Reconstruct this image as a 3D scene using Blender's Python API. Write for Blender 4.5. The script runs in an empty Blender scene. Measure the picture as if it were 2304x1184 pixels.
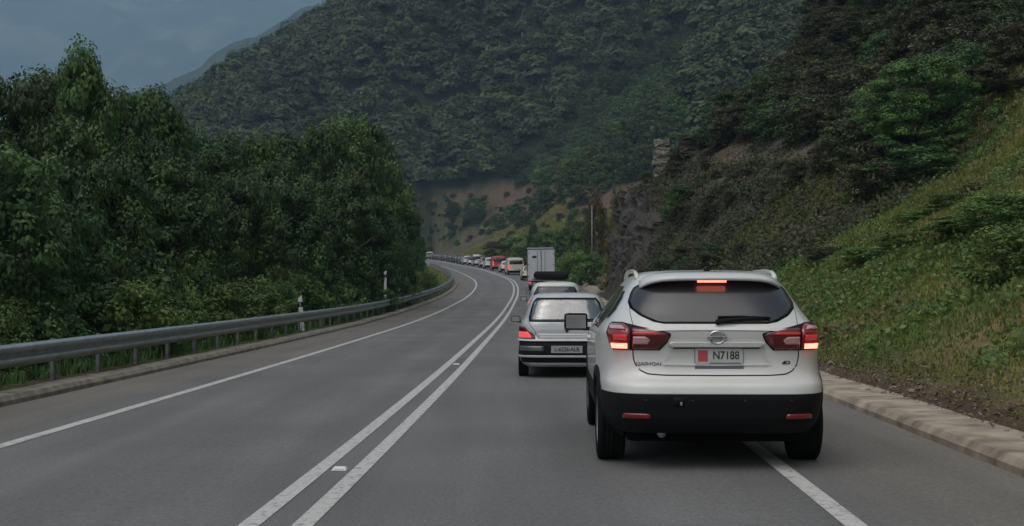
import bpy, bmesh, math, random
import numpy as np
from mathutils import Vector, Matrix

R = math.radians
random.seed(7)
rng = np.random.default_rng(7)
scene = bpy.context.scene
COL = scene.collection

# ------------------------------------------------------------------ camera, sky, sun, exposure
CAM_H = 1.48
FPX, HOR = 2800.0, 644.0                      # focal length and horizon in photo pixels
cam_d = bpy.data.cameras.new("camera")
cam_d.sensor_width = 36.0
cam_d.lens = FPX / 2304 * 36
cam_d.clip_start, cam_d.clip_end = 0.1, 30000
cam = bpy.data.objects.new("camera", cam_d)
COL.objects.link(cam)
cam.location = (0, 0, CAM_H)
cam.rotation_euler = (R(90) + math.atan((HOR - 592) / FPX), 0, 0)
scene.camera = cam

SUN_EL, SUN_AZ = 65, 222                      # azimuth measured clockwise from +Y: high, behind the camera, to the left
world = bpy.data.worlds.new("World")
scene.world = world
world.use_nodes = True
wt = world.node_tree
wt.nodes.clear()
w_out = wt.nodes.new("ShaderNodeOutputWorld")
w_bg = wt.nodes.new("ShaderNodeBackground")
w_sky = wt.nodes.new("ShaderNodeTexSky")
w_hsv = wt.nodes.new("ShaderNodeHueSaturation")
w_sky.sky_type = 'NISHITA'
w_sky.sun_disc = False
w_sky.sun_elevation = R(SUN_EL)
w_sky.sun_rotation = R(SUN_AZ)
w_sky.dust_density = 3.0
w_hsv.inputs['Saturation'].default_value = 0.28
w_bg.inputs['Strength'].default_value = 0.13
wt.links.new(w_sky.outputs[0], w_hsv.inputs['Color'])
wt.links.new(w_hsv.outputs[0], w_bg.inputs['Color'])
wt.links.new(w_bg.outputs[0], w_out.inputs[0])

sun_d = bpy.data.lights.new("sun", 'SUN')
sun_d.energy = 1.1
sun_d.angle = R(60)
sun_d.color = (1.0, 0.95, 0.87)
sun = bpy.data.objects.new("sun", sun_d)
COL.objects.link(sun)
sdir = Vector((math.sin(R(SUN_AZ)) * math.cos(R(SUN_EL)), math.cos(R(SUN_AZ)) * math.cos(R(SUN_EL)), math.sin(R(SUN_EL))))
sun.rotation_euler = sdir.to_track_quat('Z', 'Y').to_euler()
sun.location = (0, 0, 60)

vs = scene.view_settings
vs.view_transform = 'Standard'
vs.look = 'None'
vs.exposure = 0.16
vs.gamma = 1.0
vs.use_curve_mapping = False
scene.render.engine = 'CYCLES'
scene.cycles.use_denoising = True
scene.cycles.max_bounces = 6
scene.cycles.diffuse_bounces = 3
scene.cycles.glossy_bounces = 3
scene.cycles.transparent_max_bounces = 12
scene.cycles.volume_bounces = 1


# ------------------------------------------------------------------ helpers
def smooth(a, b, x):
    t = np.clip((np.asarray(x, float) - a) / (b - a), 0, 1)
    return t * t * (3 - 2 * t)


def vnoise(x, y, seed=0):
    x = np.asarray(x, float); y = np.asarray(y, float)
    xi = np.floor(x).astype(np.int64); yi = np.floor(y).astype(np.int64)
    xf = x - xi; yf = y - yi
    def h(a, b):
        n = (a * 374761393 + b * 668265263 + seed * 974634777) & 0x7fffffff
        n = ((n ^ (n >> 13)) * 1274126177) & 0x7fffffff
        return ((n ^ (n >> 16)) & 0xffff) / 65535.0
    u = xf * xf * (3 - 2 * xf); v = yf * yf * (3 - 2 * yf)
    return (h(xi, yi) * (1 - u) + h(xi + 1, yi) * u) * (1 - v) + (h(xi, yi + 1) * (1 - u) + h(xi + 1, yi + 1) * u) * v


def fbm(x, y, seed=0, octv=4):
    s = 0; a = 0.5
    for k in range(octv):
        s = s + a * (vnoise(x * 2 ** k, y * 2 ** k, seed + k * 17) - 0.5)
        a *= 0.5
    return s


def tag(o, label=None, cat=None, group=None, kind=None):
    if label: o['label'] = label
    if cat: o['category'] = cat
    if group: o['group'] = group
    if kind: o['kind'] = kind
    return o


def link(o, parent=None):
    COL.objects.link(o)
    if parent is not None:
        o.parent = parent
    return o


def empty(name, loc=(0, 0, 0), rot=(0, 0, 0), parent=None):
    o = bpy.data.objects.new(name, None)
    o.empty_display_size = 0.2
    o.location = loc
    o.rotation_euler = rot
    return link(o, parent)


def mesh_obj(name, verts, faces, mat=None, parent=None, shade=True):
    me = bpy.data.meshes.new(name)
    me.from_pydata([tuple(v) for v in verts], [], [tuple(f) for f in faces])
    if mat: me.materials.append(mat)
    if shade:
        me.polygons.foreach_set("use_smooth", [True] * len(me.polygons))
    me.update()
    return link(bpy.data.objects.new(name, me), parent)


def bm_obj(name, bm, mat=None, parent=None, shade=False):
    me = bpy.data.meshes.new(name)
    bm.to_mesh(me); bm.free()
    if mat: me.materials.append(mat)
    if shade:
        me.polygons.foreach_set("use_smooth", [True] * len(me.polygons))
    return link(bpy.data.objects.new(name, me), parent)


def quads_mesh(name, q, tint, mat):
    """q: N x 4 x 3 corner array, one separate quad each; tint: N random values, one for each leaf."""
    n = len(q)
    me = bpy.data.meshes.new(name)
    me.vertices.add(n * 4)
    me.vertices.foreach_set("co", np.ascontiguousarray(q, np.float32).reshape(-1))
    me.loops.add(n * 4)
    me.loops.foreach_set("vertex_index", np.arange(n * 4, dtype=np.int32))
    me.polygons.add(n)
    me.polygons.foreach_set("loop_start", np.arange(0, n * 4, 4, dtype=np.int32))
    me.update(calc_edges=True)
    at = me.attributes.new("tint", 'FLOAT', 'POINT')
    at.data.foreach_set("value", np.repeat(np.asarray(tint, np.float32), 4))
    me.materials.append(mat)
    return me


def box_bm(bm, c, s, bevel=0.0, rot=None):
    r = bmesh.ops.create_cube(bm, size=1.0)
    vsx = r['verts']
    bmesh.ops.scale(bm, vec=s, verts=vsx)
    if bevel > 0:
        es = list({e for v in vsx for e in v.link_edges})
        g = bmesh.ops.bevel(bm, geom=es, offset=bevel, segments=2, affect='EDGES', profile=0.6)
        vsx = list({v for f in g['faces'] for v in f.verts} | {v for v in vsx if v.is_valid})
    if rot is not None:
        bmesh.ops.rotate(bm, cent=(0, 0, 0), matrix=rot, verts=vsx)
    bmesh.ops.translate(bm, vec=c, verts=vsx)
    return vsx


def box(name, c, s, mat, parent=None, bevel=0.0, rot=None):
    bm = bmesh.new()
    box_bm(bm, c, s, bevel, rot)
    return bm_obj(name, bm, mat, parent)


def tube_data(pts, rad, n=8, cap=True):
    pts = [Vector(p) for p in pts]
    V, F = [], []
    for i, p in enumerate(pts):
        t = (pts[min(i + 1, len(pts) - 1)] - pts[max(i - 1, 0)]).normalized()
        a = t.cross(Vector((0, 0, 1)))
        if a.length < 1e-3: a = t.cross(Vector((1, 0, 0)))
        a.normalize(); b = t.cross(a)
        r = rad[i] if hasattr(rad, '__len__') else rad
        for k in range(n):
            q = 2 * math.pi * k / n
            V.append(p + (a * math.cos(q) + b * math.sin(q)) * r)
    for i in range(len(pts) - 1):
        for k in range(n):
            F.append((i * n + k, i * n + (k + 1) % n, (i + 1) * n + (k + 1) % n, (i + 1) * n + k))
    if cap:
        F.append(tuple(range(n - 1, -1, -1)))
        F.append(tuple((len(pts) - 1) * n + k for k in range(n)))
    return V, F


def tube(name, pts, rad, mat, parent=None, n=8):
    V, F = tube_data(pts, rad, n)
    return mesh_obj(name, V, F, mat, parent)


def lathe_x(prof, n=32):
    """profile of (x, radius) turned about the X axis"""
    V, F = [], []
    for x, r in prof:
        for k in range(n):
            q = 2 * math.pi * k / n
            V.append((x, r * math.cos(q), r * math.sin(q)))
    for i in range(len(prof) - 1):
        for k in range(n):
            F.append((i * n + k, i * n + (k + 1) % n, (i + 1) * n + (k + 1) % n, (i + 1) * n + k))
    return V, F


# ------------------------------------------------------------------ materials
def new_mat(name):
    m = bpy.data.materials.new(name)
    m.use_nodes = True
    nt = m.node_tree
    return m, nt, nt.nodes['Principled BSDF']


def N(nt, t, **kw):
    n = nt.nodes.new(t)
    for k, v in kw.items():
        if k in n.inputs: n.inputs[k].default_value = v
        else: setattr(n, k, v)
    return n


def simple(name, col, rough=0.5, metal=0.0, noise=0.0, scale=20.0, bump=0.0, coat=0.0, spec=0.5):
    m, nt, b = new_mat(name)
    b.inputs['Base Color'].default_value = (*col, 1)
    b.inputs['Roughness'].default_value = rough
    b.inputs['Metallic'].default_value = metal
    b.inputs['Coat Weight'].default_value = coat
    b.inputs['Coat Roughness'].default_value = 0.06
    b.inputs['Specular IOR Level'].default_value = spec
    if noise > 0 or bump > 0:
        tc = N(nt, 'ShaderNodeTexCoord')
        nz = N(nt, 'ShaderNodeTexNoise', Scale=scale, Detail=6.0)
        nt.links.new(tc.outputs['Object'], nz.inputs['Vector'])
        if noise > 0:
            mr = N(nt, 'ShaderNodeMapRange')
            mr.inputs[1].default_value = 0.3; mr.inputs[2].default_value = 0.7
            mr.inputs[3].default_value = 1 - noise; mr.inputs[4].default_value = 1 + noise
            nt.links.new(nz.outputs[0], mr.inputs[0])
            mx = N(nt, 'ShaderNodeVectorMath', operation='SCALE')
            mx.inputs[0].default_value = col
            nt.links.new(mr.outputs[0], mx.inputs['Scale'])
            nt.links.new(mx.outputs[0], b.inputs['Base Color'])
        if bump > 0:
            bp = N(nt, 'ShaderNodeBump', Strength=bump, Distance=0.02)
            nt.links.new(nz.outputs[0], bp.inputs['Height'])
            nt.links.new(bp.outputs[0], b.inputs['Normal'])
    return m


def emit(name, col, strength, base=(0.3, 0.01, 0.01)):
    m, nt, b = new_mat(name)
    b.inputs['Base Color'].default_value = (*base, 1)
    b.inputs['Emission Color'].default_value = (*col, 1)
    b.inputs['Emission Strength'].default_value = strength
    b.inputs['Roughness'].default_value = 0.2
    return m


def glass_mat(name, tint, gloss=0.12):
    m, nt, b = new_mat(name)
    nt.nodes.remove(b)
    out = nt.nodes['Material Output']
    tr = N(nt, 'ShaderNodeBsdfTransparent'); tr.inputs[0].default_value = (*tint, 1)
    gl = N(nt, 'ShaderNodeBsdfGlossy', Roughness=0.03)
    fr = N(nt, 'ShaderNodeFresnel', IOR=1.5)
    mr = N(nt, 'ShaderNodeMath', operation='ADD'); mr.inputs[1].default_value = gloss * 0.3
    mix = N(nt, 'ShaderNodeMixShader')
    nt.links.new(fr.outputs[0], mr.inputs[0])
    nt.links.new(mr.outputs[0], mix.inputs[0])
    nt.links.new(tr.outputs[0], mix.inputs[1]); nt.links.new(gl.outputs[0], mix.inputs[2])
    nt.links.new(mix.outputs[0], out.inputs[0])
    return m


def leaf_mat(name, dark, mid, light, rnd=0.10, transl=0.25, rough=0.55):
    """leaf colour varies with the leaf's own random tint and with the tree it grows on"""
    m, nt, b = new_mat(name)
    out = nt.nodes['Material Output']
    at = N(nt, 'ShaderNodeAttribute', attribute_name='tint')
    ramp = N(nt, 'ShaderNodeValToRGB')
    cr = ramp.color_ramp
    cr.elements[0].position, cr.elements[0].color = 0.0, (*dark, 1)
    cr.elements[1].position, cr.elements[1].color = 1.0, (*light, 1)
    e = cr.elements.new(0.5); e.color = (*mid, 1)
    oi = N(nt, 'ShaderNodeObjectInfo')
    mr = N(nt, 'ShaderNodeMapRange')
    mr.inputs[3].default_value = 0.5 - rnd * 0.12; mr.inputs[4].default_value = 0.5 + rnd * 0.16
    mv = N(nt, 'ShaderNodeMapRange')
    mv.inputs[3].default_value = 1 - rnd * 3; mv.inputs[4].default_value = 1 + rnd * 3
    hs = N(nt, 'ShaderNodeHueSaturation')
    nt.links.new(at.outputs['Fac'], ramp.inputs[0])
    nt.links.new(oi.outputs['Random'], mr.inputs[0]); nt.links.new(oi.outputs['Random'], mv.inputs[0])
    nt.links.new(mr.outputs[0], hs.inputs['Hue']); nt.links.new(mv.outputs[0], hs.inputs['Value'])
    nt.links.new(ramp.outputs[0], hs.inputs['Color'])
    nt.links.new(hs.outputs[0], b.inputs['Base Color'])
    b.inputs['Roughness'].default_value = rough
    b.inputs['Specular IOR Level'].default_value = 0.25
    tl = N(nt, 'ShaderNodeBsdfTranslucent')
    nt.links.new(hs.outputs[0], tl.inputs[0])
    mix = N(nt, 'ShaderNodeMixShader'); mix.inputs[0].default_value = transl
    nt.links.new(b.outputs[0], mix.inputs[1]); nt.links.new(tl.outputs[0], mix.inputs[2])
    nt.links.new(mix.outputs[0], out.inputs[0])
    return m


M = {}
M['bark'] = simple('bark', (0.07, 0.055, 0.042), 0.9, noise=0.4, scale=9, bump=0.6)
M['leaf_dark'] = leaf_mat('leaf_dark', (0.036, 0.069, 0.028), (0.055, 0.102, 0.036), (0.100, 0.160, 0.051))
M['leaf_mid'] = leaf_mat('leaf_mid', (0.043, 0.089, 0.026), (0.074, 0.138, 0.038), (0.138, 0.204, 0.060))
M['leaf_light'] = leaf_mat('leaf_light', (0.055, 0.113, 0.027), (0.103, 0.170, 0.042), (0.210, 0.273, 0.084))
M['leaf_hill'] = leaf_mat('leaf_hill', (0.038, 0.055, 0.024), (0.061, 0.086, 0.033), (0.118, 0.147, 0.057))
M['leaf_scrub'] = leaf_mat('leaf_scrub', (0.031, 0.034, 0.019), (0.053, 0.055, 0.029), (0.102, 0.094, 0.046))
M['leaf_dry'] = leaf_mat('leaf_dry', (0.070, 0.060, 0.028), (0.115, 0.095, 0.042), (0.19, 0.16, 0.07))
M['leaf_straw'] = leaf_mat('leaf_straw', (0.14, 0.12, 0.07), (0.26, 0.22, 0.13), (0.40, 0.35, 0.22))
M['grass'] = leaf_mat('grass', (0.095, 0.145, 0.030), (0.180, 0.200, 0.048), (0.32, 0.28, 0.10), rnd=0.0)
M['litter'] = leaf_mat('litter', (0.08, 0.055, 0.035), (0.14, 0.10, 0.06), (0.24, 0.18, 0.11), rnd=0.0, transl=0.05)
M['black_plastic'] = simple('black_plastic', (0.009, 0.009, 0.010), 0.7, noise=0.15, scale=60, bump=0.05, spec=0.18)
M['underside'] = simple('underside', (0.008, 0.008, 0.008), 0.95, spec=0.0)
M['tyre'] = simple('tyre', (0.009, 0.009, 0.009), 0.9, noise=0.25, scale=40, bump=0.2, spec=0.12)
M['alloy'] = simple('alloy', (0.42, 0.42, 0.43), 0.35, 0.8)
M['chrome'] = simple('chrome', (0.62, 0.62, 0.63), 0.12, 1.0)
M['seam'] = simple('seam', (0.012, 0.012, 0.012), 0.8)
M['white_paint'] = simple('white_paint', (0.60, 0.595, 0.565), 0.32, coat=0.6, noise=0.02, scale=3)
M['silver_paint'] = simple('silver_paint', (0.50, 0.51, 0.51), 0.34, 0.22, coat=0.5, noise=0.03, scale=3)
M['red_paint'] = simple('red_paint', (0.34, 0.03, 0.03), 0.35, coat=0.6, noise=0.03, scale=3)
M['maroon_paint'] = simple('maroon_paint', (0.06, 0.012, 0.018), 0.3, coat=0.6)
M['dark_paint'] = simple('dark_paint', (0.018, 0.020, 0.028), 0.3, coat=0.6)
M['grey_paint'] = simple('grey_paint', (0.11, 0.115, 0.125), 0.3, 0.3, coat=0.6)
M['cream_paint'] = simple('cream_paint', (0.55, 0.52, 0.42), 0.4, coat=0.4)
M['rear_glass'] = simple('rear_glass', (0.016, 0.016, 0.018), 0.22, spec=0.8)
M['dark_glass'] = simple('dark_glass', (0.012, 0.013, 0.015), 0.05, spec=0.75)
M['clear_glass'] = glass_mat('clear_glass', (0.84, 0.91, 0.88), 0.7)
M['red_lens'] = simple('red_lens', (0.22, 0.010, 0.012), 0.12, coat=0.8)
M['dark_red_lens'] = simple('dark_red_lens', (0.10, 0.006, 0.010), 0.10, coat=0.8)
M['pale_lens'] = simple('pale_lens', (0.55, 0.30, 0.30), 0.15, coat=0.8)
M['brake'] = emit('brake', (1.0, 0.20, 0.13), 3.6)
M['high_brake'] = emit('high_brake', (1.0, 0.24, 0.16), 2.4)
M['tail_lit'] = emit('tail_lit', (1.0, 0.08, 0.07), 0.22)
M['tail_soft'] = emit('tail_soft', (1.0, 0.15, 0.15), 0.6)
M['plate_white'] = simple('plate_white', (0.44, 0.44, 0.42), 0.4)
M['plate_grey'] = simple('plate_grey', (0.33, 0.33, 0.33), 0.5)
M['plate_red'] = simple('plate_red', (0.42, 0.05, 0.07), 0.5)
M['ink'] = simple('ink', (0.015, 0.015, 0.015), 0.6)
M['seat'] = simple('seat', (0.045, 0.047, 0.05), 0.9, noise=0.2, scale=50)
M['galvanised'] = simple('galvanised', (0.40, 0.43, 0.42), 0.38, 0.85, noise=0.22, scale=6, bump=0.03)
M['galv_old'] = simple('galv_old', (0.19, 0.20, 0.20), 0.6, 0.3, noise=0.3, scale=8, bump=0.05)
M['concrete'] = simple('concrete', (0.29, 0.245, 0.18), 0.9, noise=0.5, scale=3, bump=0.5)
M['concrete_old'] = simple('concrete_old', (0.21, 0.185, 0.15), 0.92, noise=0.4, scale=4, bump=0.6)
M['white_plastic'] = simple('white_plastic', (0.68, 0.68, 0.66), 0.5, noise=0.08, scale=14)
M['wood_post'] = simple('wood_post', (0.34, 0.32, 0.28), 0.85, noise=0.25, scale=10)
M['rock'] = simple('rock', (0.044, 0.037, 0.029), 0.92, noise=0.55, scale=1.4, bump=1.0)
M['rock_pale'] = simple('rock_pale', (0.105, 0.094, 0.076), 0.92, noise=0.4, scale=2.0, bump=0.9)
M['rock_pillar'] = simple('rock_pillar', (0.19, 0.175, 0.145), 0.92, noise=0.5, scale=2.5, bump=0.9)
M['render_white'] = simple('render_white', (0.70, 0.68, 0.64), 0.85, noise=0.06, scale=1)
M['roof_tile'] = simple('roof_tile', (0.40, 0.15, 0.08), 0.85, noise=0.3, scale=3)
M['truck_box'] = simple('truck_box', (0.56, 0.565, 0.58), 0.5, noise=0.06, scale=1.5)
M['truck_dark'] = simple('truck_dark', (0.11, 0.115, 0.13), 0.5)


def road_mat():
    m, nt, b = new_mat('asphalt')
    tc = N(nt, 'ShaderNodeTexCoord')
    fine = N(nt, 'ShaderNodeTexNoise', Scale=34.0, Detail=6.0, Roughness=0.8)
    big = N(nt, 'ShaderNodeTexNoise', Scale=0.35, Detail=4.0)
    mpp = N(nt, 'ShaderNodeMapping'); mpp.inputs['Scale'].default_value = (2.2, 0.12, 1.0)
    streak = N(nt, 'ShaderNodeTexNoise', Scale=1.0, Detail=4.0)
    nt.links.new(tc.outputs['Object'], fine.inputs['Vector'])
    nt.links.new(tc.outputs['Object'], big.inputs['Vector'])
    nt.links.new(tc.outputs['Object'], mpp.inputs['Vector'])
    nt.links.new(mpp.outputs[0], streak.inputs['Vector'])
    at = N(nt, 'ShaderNodeAttribute', attribute_name='dusty')
    mixc = N(nt, 'ShaderNodeMix', data_type='RGBA')
    mixc.inputs[6].default_value = (0.126, 0.122, 0.117, 1)
    mixc.inputs[7].default_value = (0.140, 0.124, 0.105, 1)
    nt.links.new(at.outputs['Fac'], mixc.inputs[0])
    def rng_(node, lo, hi):
        r = N(nt, 'ShaderNodeMapRange')
        r.inputs[1].default_value = 0.3; r.inputs[2].default_value = 0.7
        r.inputs[3].default_value = lo; r.inputs[4].default_value = hi
        nt.links.new(node.outputs[0], r.inputs[0]); return r
    a = rng_(fine, 0.52, 1.48); c = rng_(big, 0.86, 1.14); d = rng_(streak, 0.88, 1.12)
    m1 = N(nt, 'ShaderNodeMath', operation='MULTIPLY'); m2 = N(nt, 'ShaderNodeMath', operation='MULTIPLY')
    nt.links.new(a.outputs[0], m1.inputs[0]); nt.links.new(c.outputs[0], m1.inputs[1])
    nt.links.new(m1.outputs[0], m2.inputs[0]); nt.links.new(d.outputs[0], m2.inputs[1])
    wr = N(nt, 'ShaderNodeAttribute', attribute_name='wear')
    wm = N(nt, 'ShaderNodeMath', operation='MULTIPLY_ADD'); wm.inputs[1].default_value = 0.085; wm.inputs[2].default_value = 1.0
    nt.links.new(wr.outputs['Fac'], wm.inputs[0])
    m3 = N(nt, 'ShaderNodeMath', operation='MULTIPLY')
    nt.links.new(m2.outputs[0], m3.inputs[0]); nt.links.new(wm.outputs[0], m3.inputs[1])
    sc = N(nt, 'ShaderNodeVectorMath', operation='SCALE')
    nt.links.new(mixc.outputs[2], sc.inputs[0]); nt.links.new(m3.outputs[0], sc.inputs['Scale'])
    nt.links.new(sc.outputs[0], b.inputs['Base Color'])
    b.inputs['Roughness'].default_value = 0.82
    bp = N(nt, 'ShaderNodeBump', Strength=0.35, Distance=0.01)
    nt.links.new(fine.outputs[0], bp.inputs['Height']); nt.links.new(bp.outputs[0], b.inputs['Normal'])
    return m


def marking_mat():
    m, nt, b = new_mat('road_paint')
    tc = N(nt, 'ShaderNodeTexCoord')
    nz = N(nt, 'ShaderNodeTexNoise', Scale=14.0, Detail=8.0, Roughness=0.75)
    nt.links.new(tc.outputs['Object'], nz.inputs['Vector'])
    rp = N(nt, 'ShaderNodeValToRGB')
    rp.color_ramp.elements[0].position = 0.34; rp.color_ramp.elements[0].color = (0.14, 0.135, 0.13, 1)
    rp.color_ramp.elements[1].position = 0.5; rp.color_ramp.elements[1].color = (0.50, 0.48, 0.455, 1)
    nt.links.new(nz.outputs[0], rp.inputs[0]); nt.links.new(rp.outputs[0], b.inputs['Base Color'])
    b.inputs['Roughness'].default_value = 0.7
    return m


def terrain_mat(name, bump=0.6, scale=1.2):
    m, nt, b = new_mat(name)
    at = N(nt, 'ShaderNodeAttribute', attribute_name='cover')
    tc = N(nt, 'ShaderNodeTexCoord')
    nz = N(nt, 'ShaderNodeTexNoise', Scale=scale, Detail=8.0, Roughness=0.65)
    nt.links.new(tc.outputs['Object'], nz.inputs['Vector'])
    r = N(nt, 'ShaderNodeMapRange')
    r.inputs[1].default_value = 0.3; r.inputs[2].default_value = 0.7
    r.inputs[3].default_value = 0.6; r.inputs[4].default_value = 1.4
    nt.links.new(nz.outputs[0], r.inputs[0])
    sc = N(nt, 'ShaderNodeVectorMath', operation='SCALE')
    nt.links.new(at.outputs['Color'], sc.inputs[0]); nt.links.new(r.outputs[0], sc.inputs['Scale'])
    nt.links.new(sc.outputs[0], b.inputs['Base Color'])
    b.inputs['Roughness'].default_value = 0.95
    b.inputs['Specular IOR Level'].default_value = 0.1
    bp = N(nt, 'ShaderNodeBump', Strength=bump, Distance=0.15)
    nt.links.new(nz.outputs[0], bp.inputs['Height']); nt.links.new(bp.outputs[0], b.inputs['Normal'])
    return m


M['asphalt'] = road_mat()
M['road_paint'] = marking_mat()
M['terrain'] = terrain_mat('terrain')
M['far_terrain'] = terrain_mat('far_terrain', 0.3, 0.02)

# ------------------------------------------------------------------ the road's line
_Y = np.array([-30, 0, 7.7, 17.6, 34, 51, 75, 95, 105, 114, 122, 131, 142, 160, 180, 205, 228, 255, 280, 310, 340, 400], float)
_X = np.array([-2.7, -1.75, -1.46, -1.18, -0.85, -0.52, -0.08, 0.28, 0.33, 0.24, 0.0, -0.55, -1.5, -3.1, -5.0, -7.6, -10.2, -13.4, -16.6, -20.6, -24.8, -34], float)
_Z = np.array([0, 0, 0, 0, 0, 0.05, 0.36, 0.90, 1.27, 1.64, 1.98, 2.34, 2.75, 3.36, 4.0, 4.75, 5.4, 6.3, 7.1, 8.0, 8.9, 10.6], float)


def _pchip(xs, ys):
    h = np.diff(xs); dl = np.diff(ys) / h
    d = np.zeros_like(ys)
    for i in range(1, len(xs) - 1):
        d[i] = (dl[i - 1] * h[i] + dl[i] * h[i - 1]) / (h[i] + h[i - 1])
    d[0], d[-1] = dl[0], dl[-1]
    def f(x):
        x = np.asarray(x, float)
        i = np.clip(np.searchsorted(xs, x) - 1, 0, len(xs) - 2)
        t = (x - xs[i]) / h[i]
        lin0 = x < xs[0]; lin1 = x > xs[-1]
        r = (ys[i] * (1 + 2 * t) * (1 - t) ** 2 + d[i] * h[i] * t * (1 - t) ** 2 + ys[i + 1] * t * t * (3 - 2 * t) + d[i + 1] * h[i] * t * t * (t - 1))
        r = np.where(lin0, ys[0] + d[0] * (x - xs[0]), r)
        return np.where(lin1, ys[-1] + d[-1] * (x - xs[-1]), r)
    return f


cx, cz = _pchip(_Y, _X), _pchip(_Y, _Z)


def bank(Y):
    return 0.012 + 0.033 * smooth(70, 120, Y)


def heading(Y):                               # angle to the right of +Y
    return np.arctan((cx(np.asarray(Y) + 1.0) - cx(np.asarray(Y) - 1.0)) / 2.0)


def road_pt(Y, u, dz=0.0):
    """point of the road's cross-section at station Y, u metres to the right of the centre"""
    th = heading(Y)
    z = cz(Y) + bank(Y) * np.clip(u, -6.5, 5.3) * np.where(np.asarray(u) < 0, 1.0, 0.35) + dz
    return np.stack([cx(Y) + u * np.cos(th), Y - u * np.sin(th), z * np.ones_like(np.asarray(Y, float))], -1)


# ------------------------------------------------------------------ ground
PY = [-40, 30, 42, 52, 70, 87, 96, 112, 150, 190, 215, 400]
PU = [[5.85, 6.6, 16, 24, 60, 140], [5.85, 6.6, 16, 24, 60, 140], [5.85, 6.6, 16, 18.5, 60, 140], [5.85, 6.6, 12.2, 16.5, 60, 140],
      [5.85, 6.6, 10.2, 14, 60, 140], [5.85, 6.7, 7.6, 11, 60, 140], [5.85, 9, 12, 16, 60, 140], [5.85, 9, 16, 30, 60, 140],
      [5.85, 9, 16, 30, 60, 140], [5.85, 8, 20, 28, 60, 140], [5.85, 8, 17, 26, 38, 140], [5.85, 8, 17, 26, 38, 140]]
PZ = [[.12, .2, 5.3, 11, 38, 90], [.12, .2, 5.4, 10.5, 38, 90], [.12, .25, 5.5, 8.4, 41, 95], [.12, .3, 5.8, 7.0, 42, 96],
      [.12, .4, 6.6, 7.8, 44, 98], [.12, .6, 6.6, 9.2, 46, 98], [.12, .2, .8, 2.0, 26, 70], [.12, .1, .5, 3.6, 11, 34],
      [.12, .1, .6, 4.2, 13, 40], [.12, .2, 3.2, 5.2, 16, 40], [.12, .2, 5.0, 7.5, 15.5, 44], [.12, .2, 5.0, 7.5, 15.5, 44]]
PY = np.array(PY, float); PU = np.array(PU); PZ = np.array(PZ)


def ground_z(X, Y, detail=True):
    X, Y = np.broadcast_arrays(np.asarray(X, float), np.asarray(Y, float))
    shp = X.shape
    X = X.ravel(); Y = Y.ravel()
    Yc = np.minimum(Y, 420)
    u = (X - cx(Yc)) * np.cos(heading(Yc))
    zr = cz(Yc) + bank(Yc) * np.clip(u, -6.5, 5.3) * np.where(u < 0, 1.0, 0.35)
    # right side: a cross profile blended along the road
    i = np.clip(np.searchsorted(PY, Yc) - 1, 0, len(PY) - 2)
    t = np.clip((Yc - PY[i]) / (PY[i + 1] - PY[i]), 0, 1); t = t * t * (3 - 2 * t)
    uu = PU[i] * (1 - t)[:, None] + PU[i + 1] * t[:, None]
    zz = PZ[i] * (1 - t)[:, None] + PZ[i + 1] * t[:, None]
    right = np.zeros_like(u)
    for k in range(5):
        a, b = uu[:, k], uu[:, k + 1]
        m = (u >= a) & ((u < b) | (k == 4))
        w = (u - a) / np.maximum(b - a, 1e-3)
        right = np.where(m, zz[:, k] + (zz[:, k + 1] - zz[:, k]) * w, right)
    # left side: kerb top, then the fall to the wood and the valley
    drop = 1.6 - 1.1 * smooth(95, 130, Y)
    left = 0.10 - smooth(6.3, 10.0, -u) * drop - np.maximum(0, -u - 30) * 0.09 * smooth(30, 60, -u)
    under = -0.35
    z = np.where(u > 5.85, right, np.where(u < -5.62, left, under))
    # the wooded hill behind
    r = np.hypot(X - 220, Y - 700)
    hill = 352 - 0.70 * r + fbm(X / 55, Y / 55, 3) * 16 + fbm(X / 17, Y / 17, 9) * 3.5
    base = zr + z
    if detail:
        rough = np.where(u > 6.6, smooth(6.6, 9, u), smooth(6.5, 10, -u))
        base = base + rough * (fbm(X / 3.1, Y / 3.1, 5) * 1.1 + fbm(X / 9, Y / 9, 6) * 1.0 * smooth(10, 20, np.abs(u)))
    cap = cz(Yc) + 7 - 32 * (1 - smooth(8, 20, u)) * (1 - smooth(360, 420, Y)) + 0.80 * np.maximum(u - 21, 0) + 170 * smooth(375, 560, Y)
    hd = np.clip(0.5 + 0.5 * (cap - hill) / 12.0, 0, 1)
    hill = cap * (1 - hd) + hill * hd - 12.0 * hd * (1 - hd) * 0.5
    k = 5.0
    d = np.clip(0.5 + 0.5 * (hill - base) / k, 0, 1)
    z = base * (1 - d) + hill * d + k * d * (1 - d) * 0.5
    if detail == 'hill': return d.reshape(shp)
    z = np.where((np.abs(u) <= 5.9) & (Y < 402), base, z)
    return z.reshape(shp)


def on_ground(X, Y):
    return float(ground_z(np.array([X]), np.array([Y]))[0])


def ray_dir(px, py):
    return Vector(((px - 1152) / FPX, 1.0, (HOR - py) / FPX))


def hit(px, py, d0=30, d1=1200, step=0.5):
    """where the ray through a photo point meets the ground"""
    d = np.arange(d0, d1, step)
    X = (px - 1152) / FPX * d
    Z = CAM_H + (HOR - py) / FPX * d
    below = np.nonzero(Z < ground_z(X, d))[0]
    if len(below) == 0: return None
    k = below[0]
    return Vector((X[k], d[k], Z[k]))


def treeline(Y):
    return 1.5 + 0.078 * Y                    # the wood starts above the cleared foot of the hill


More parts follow.
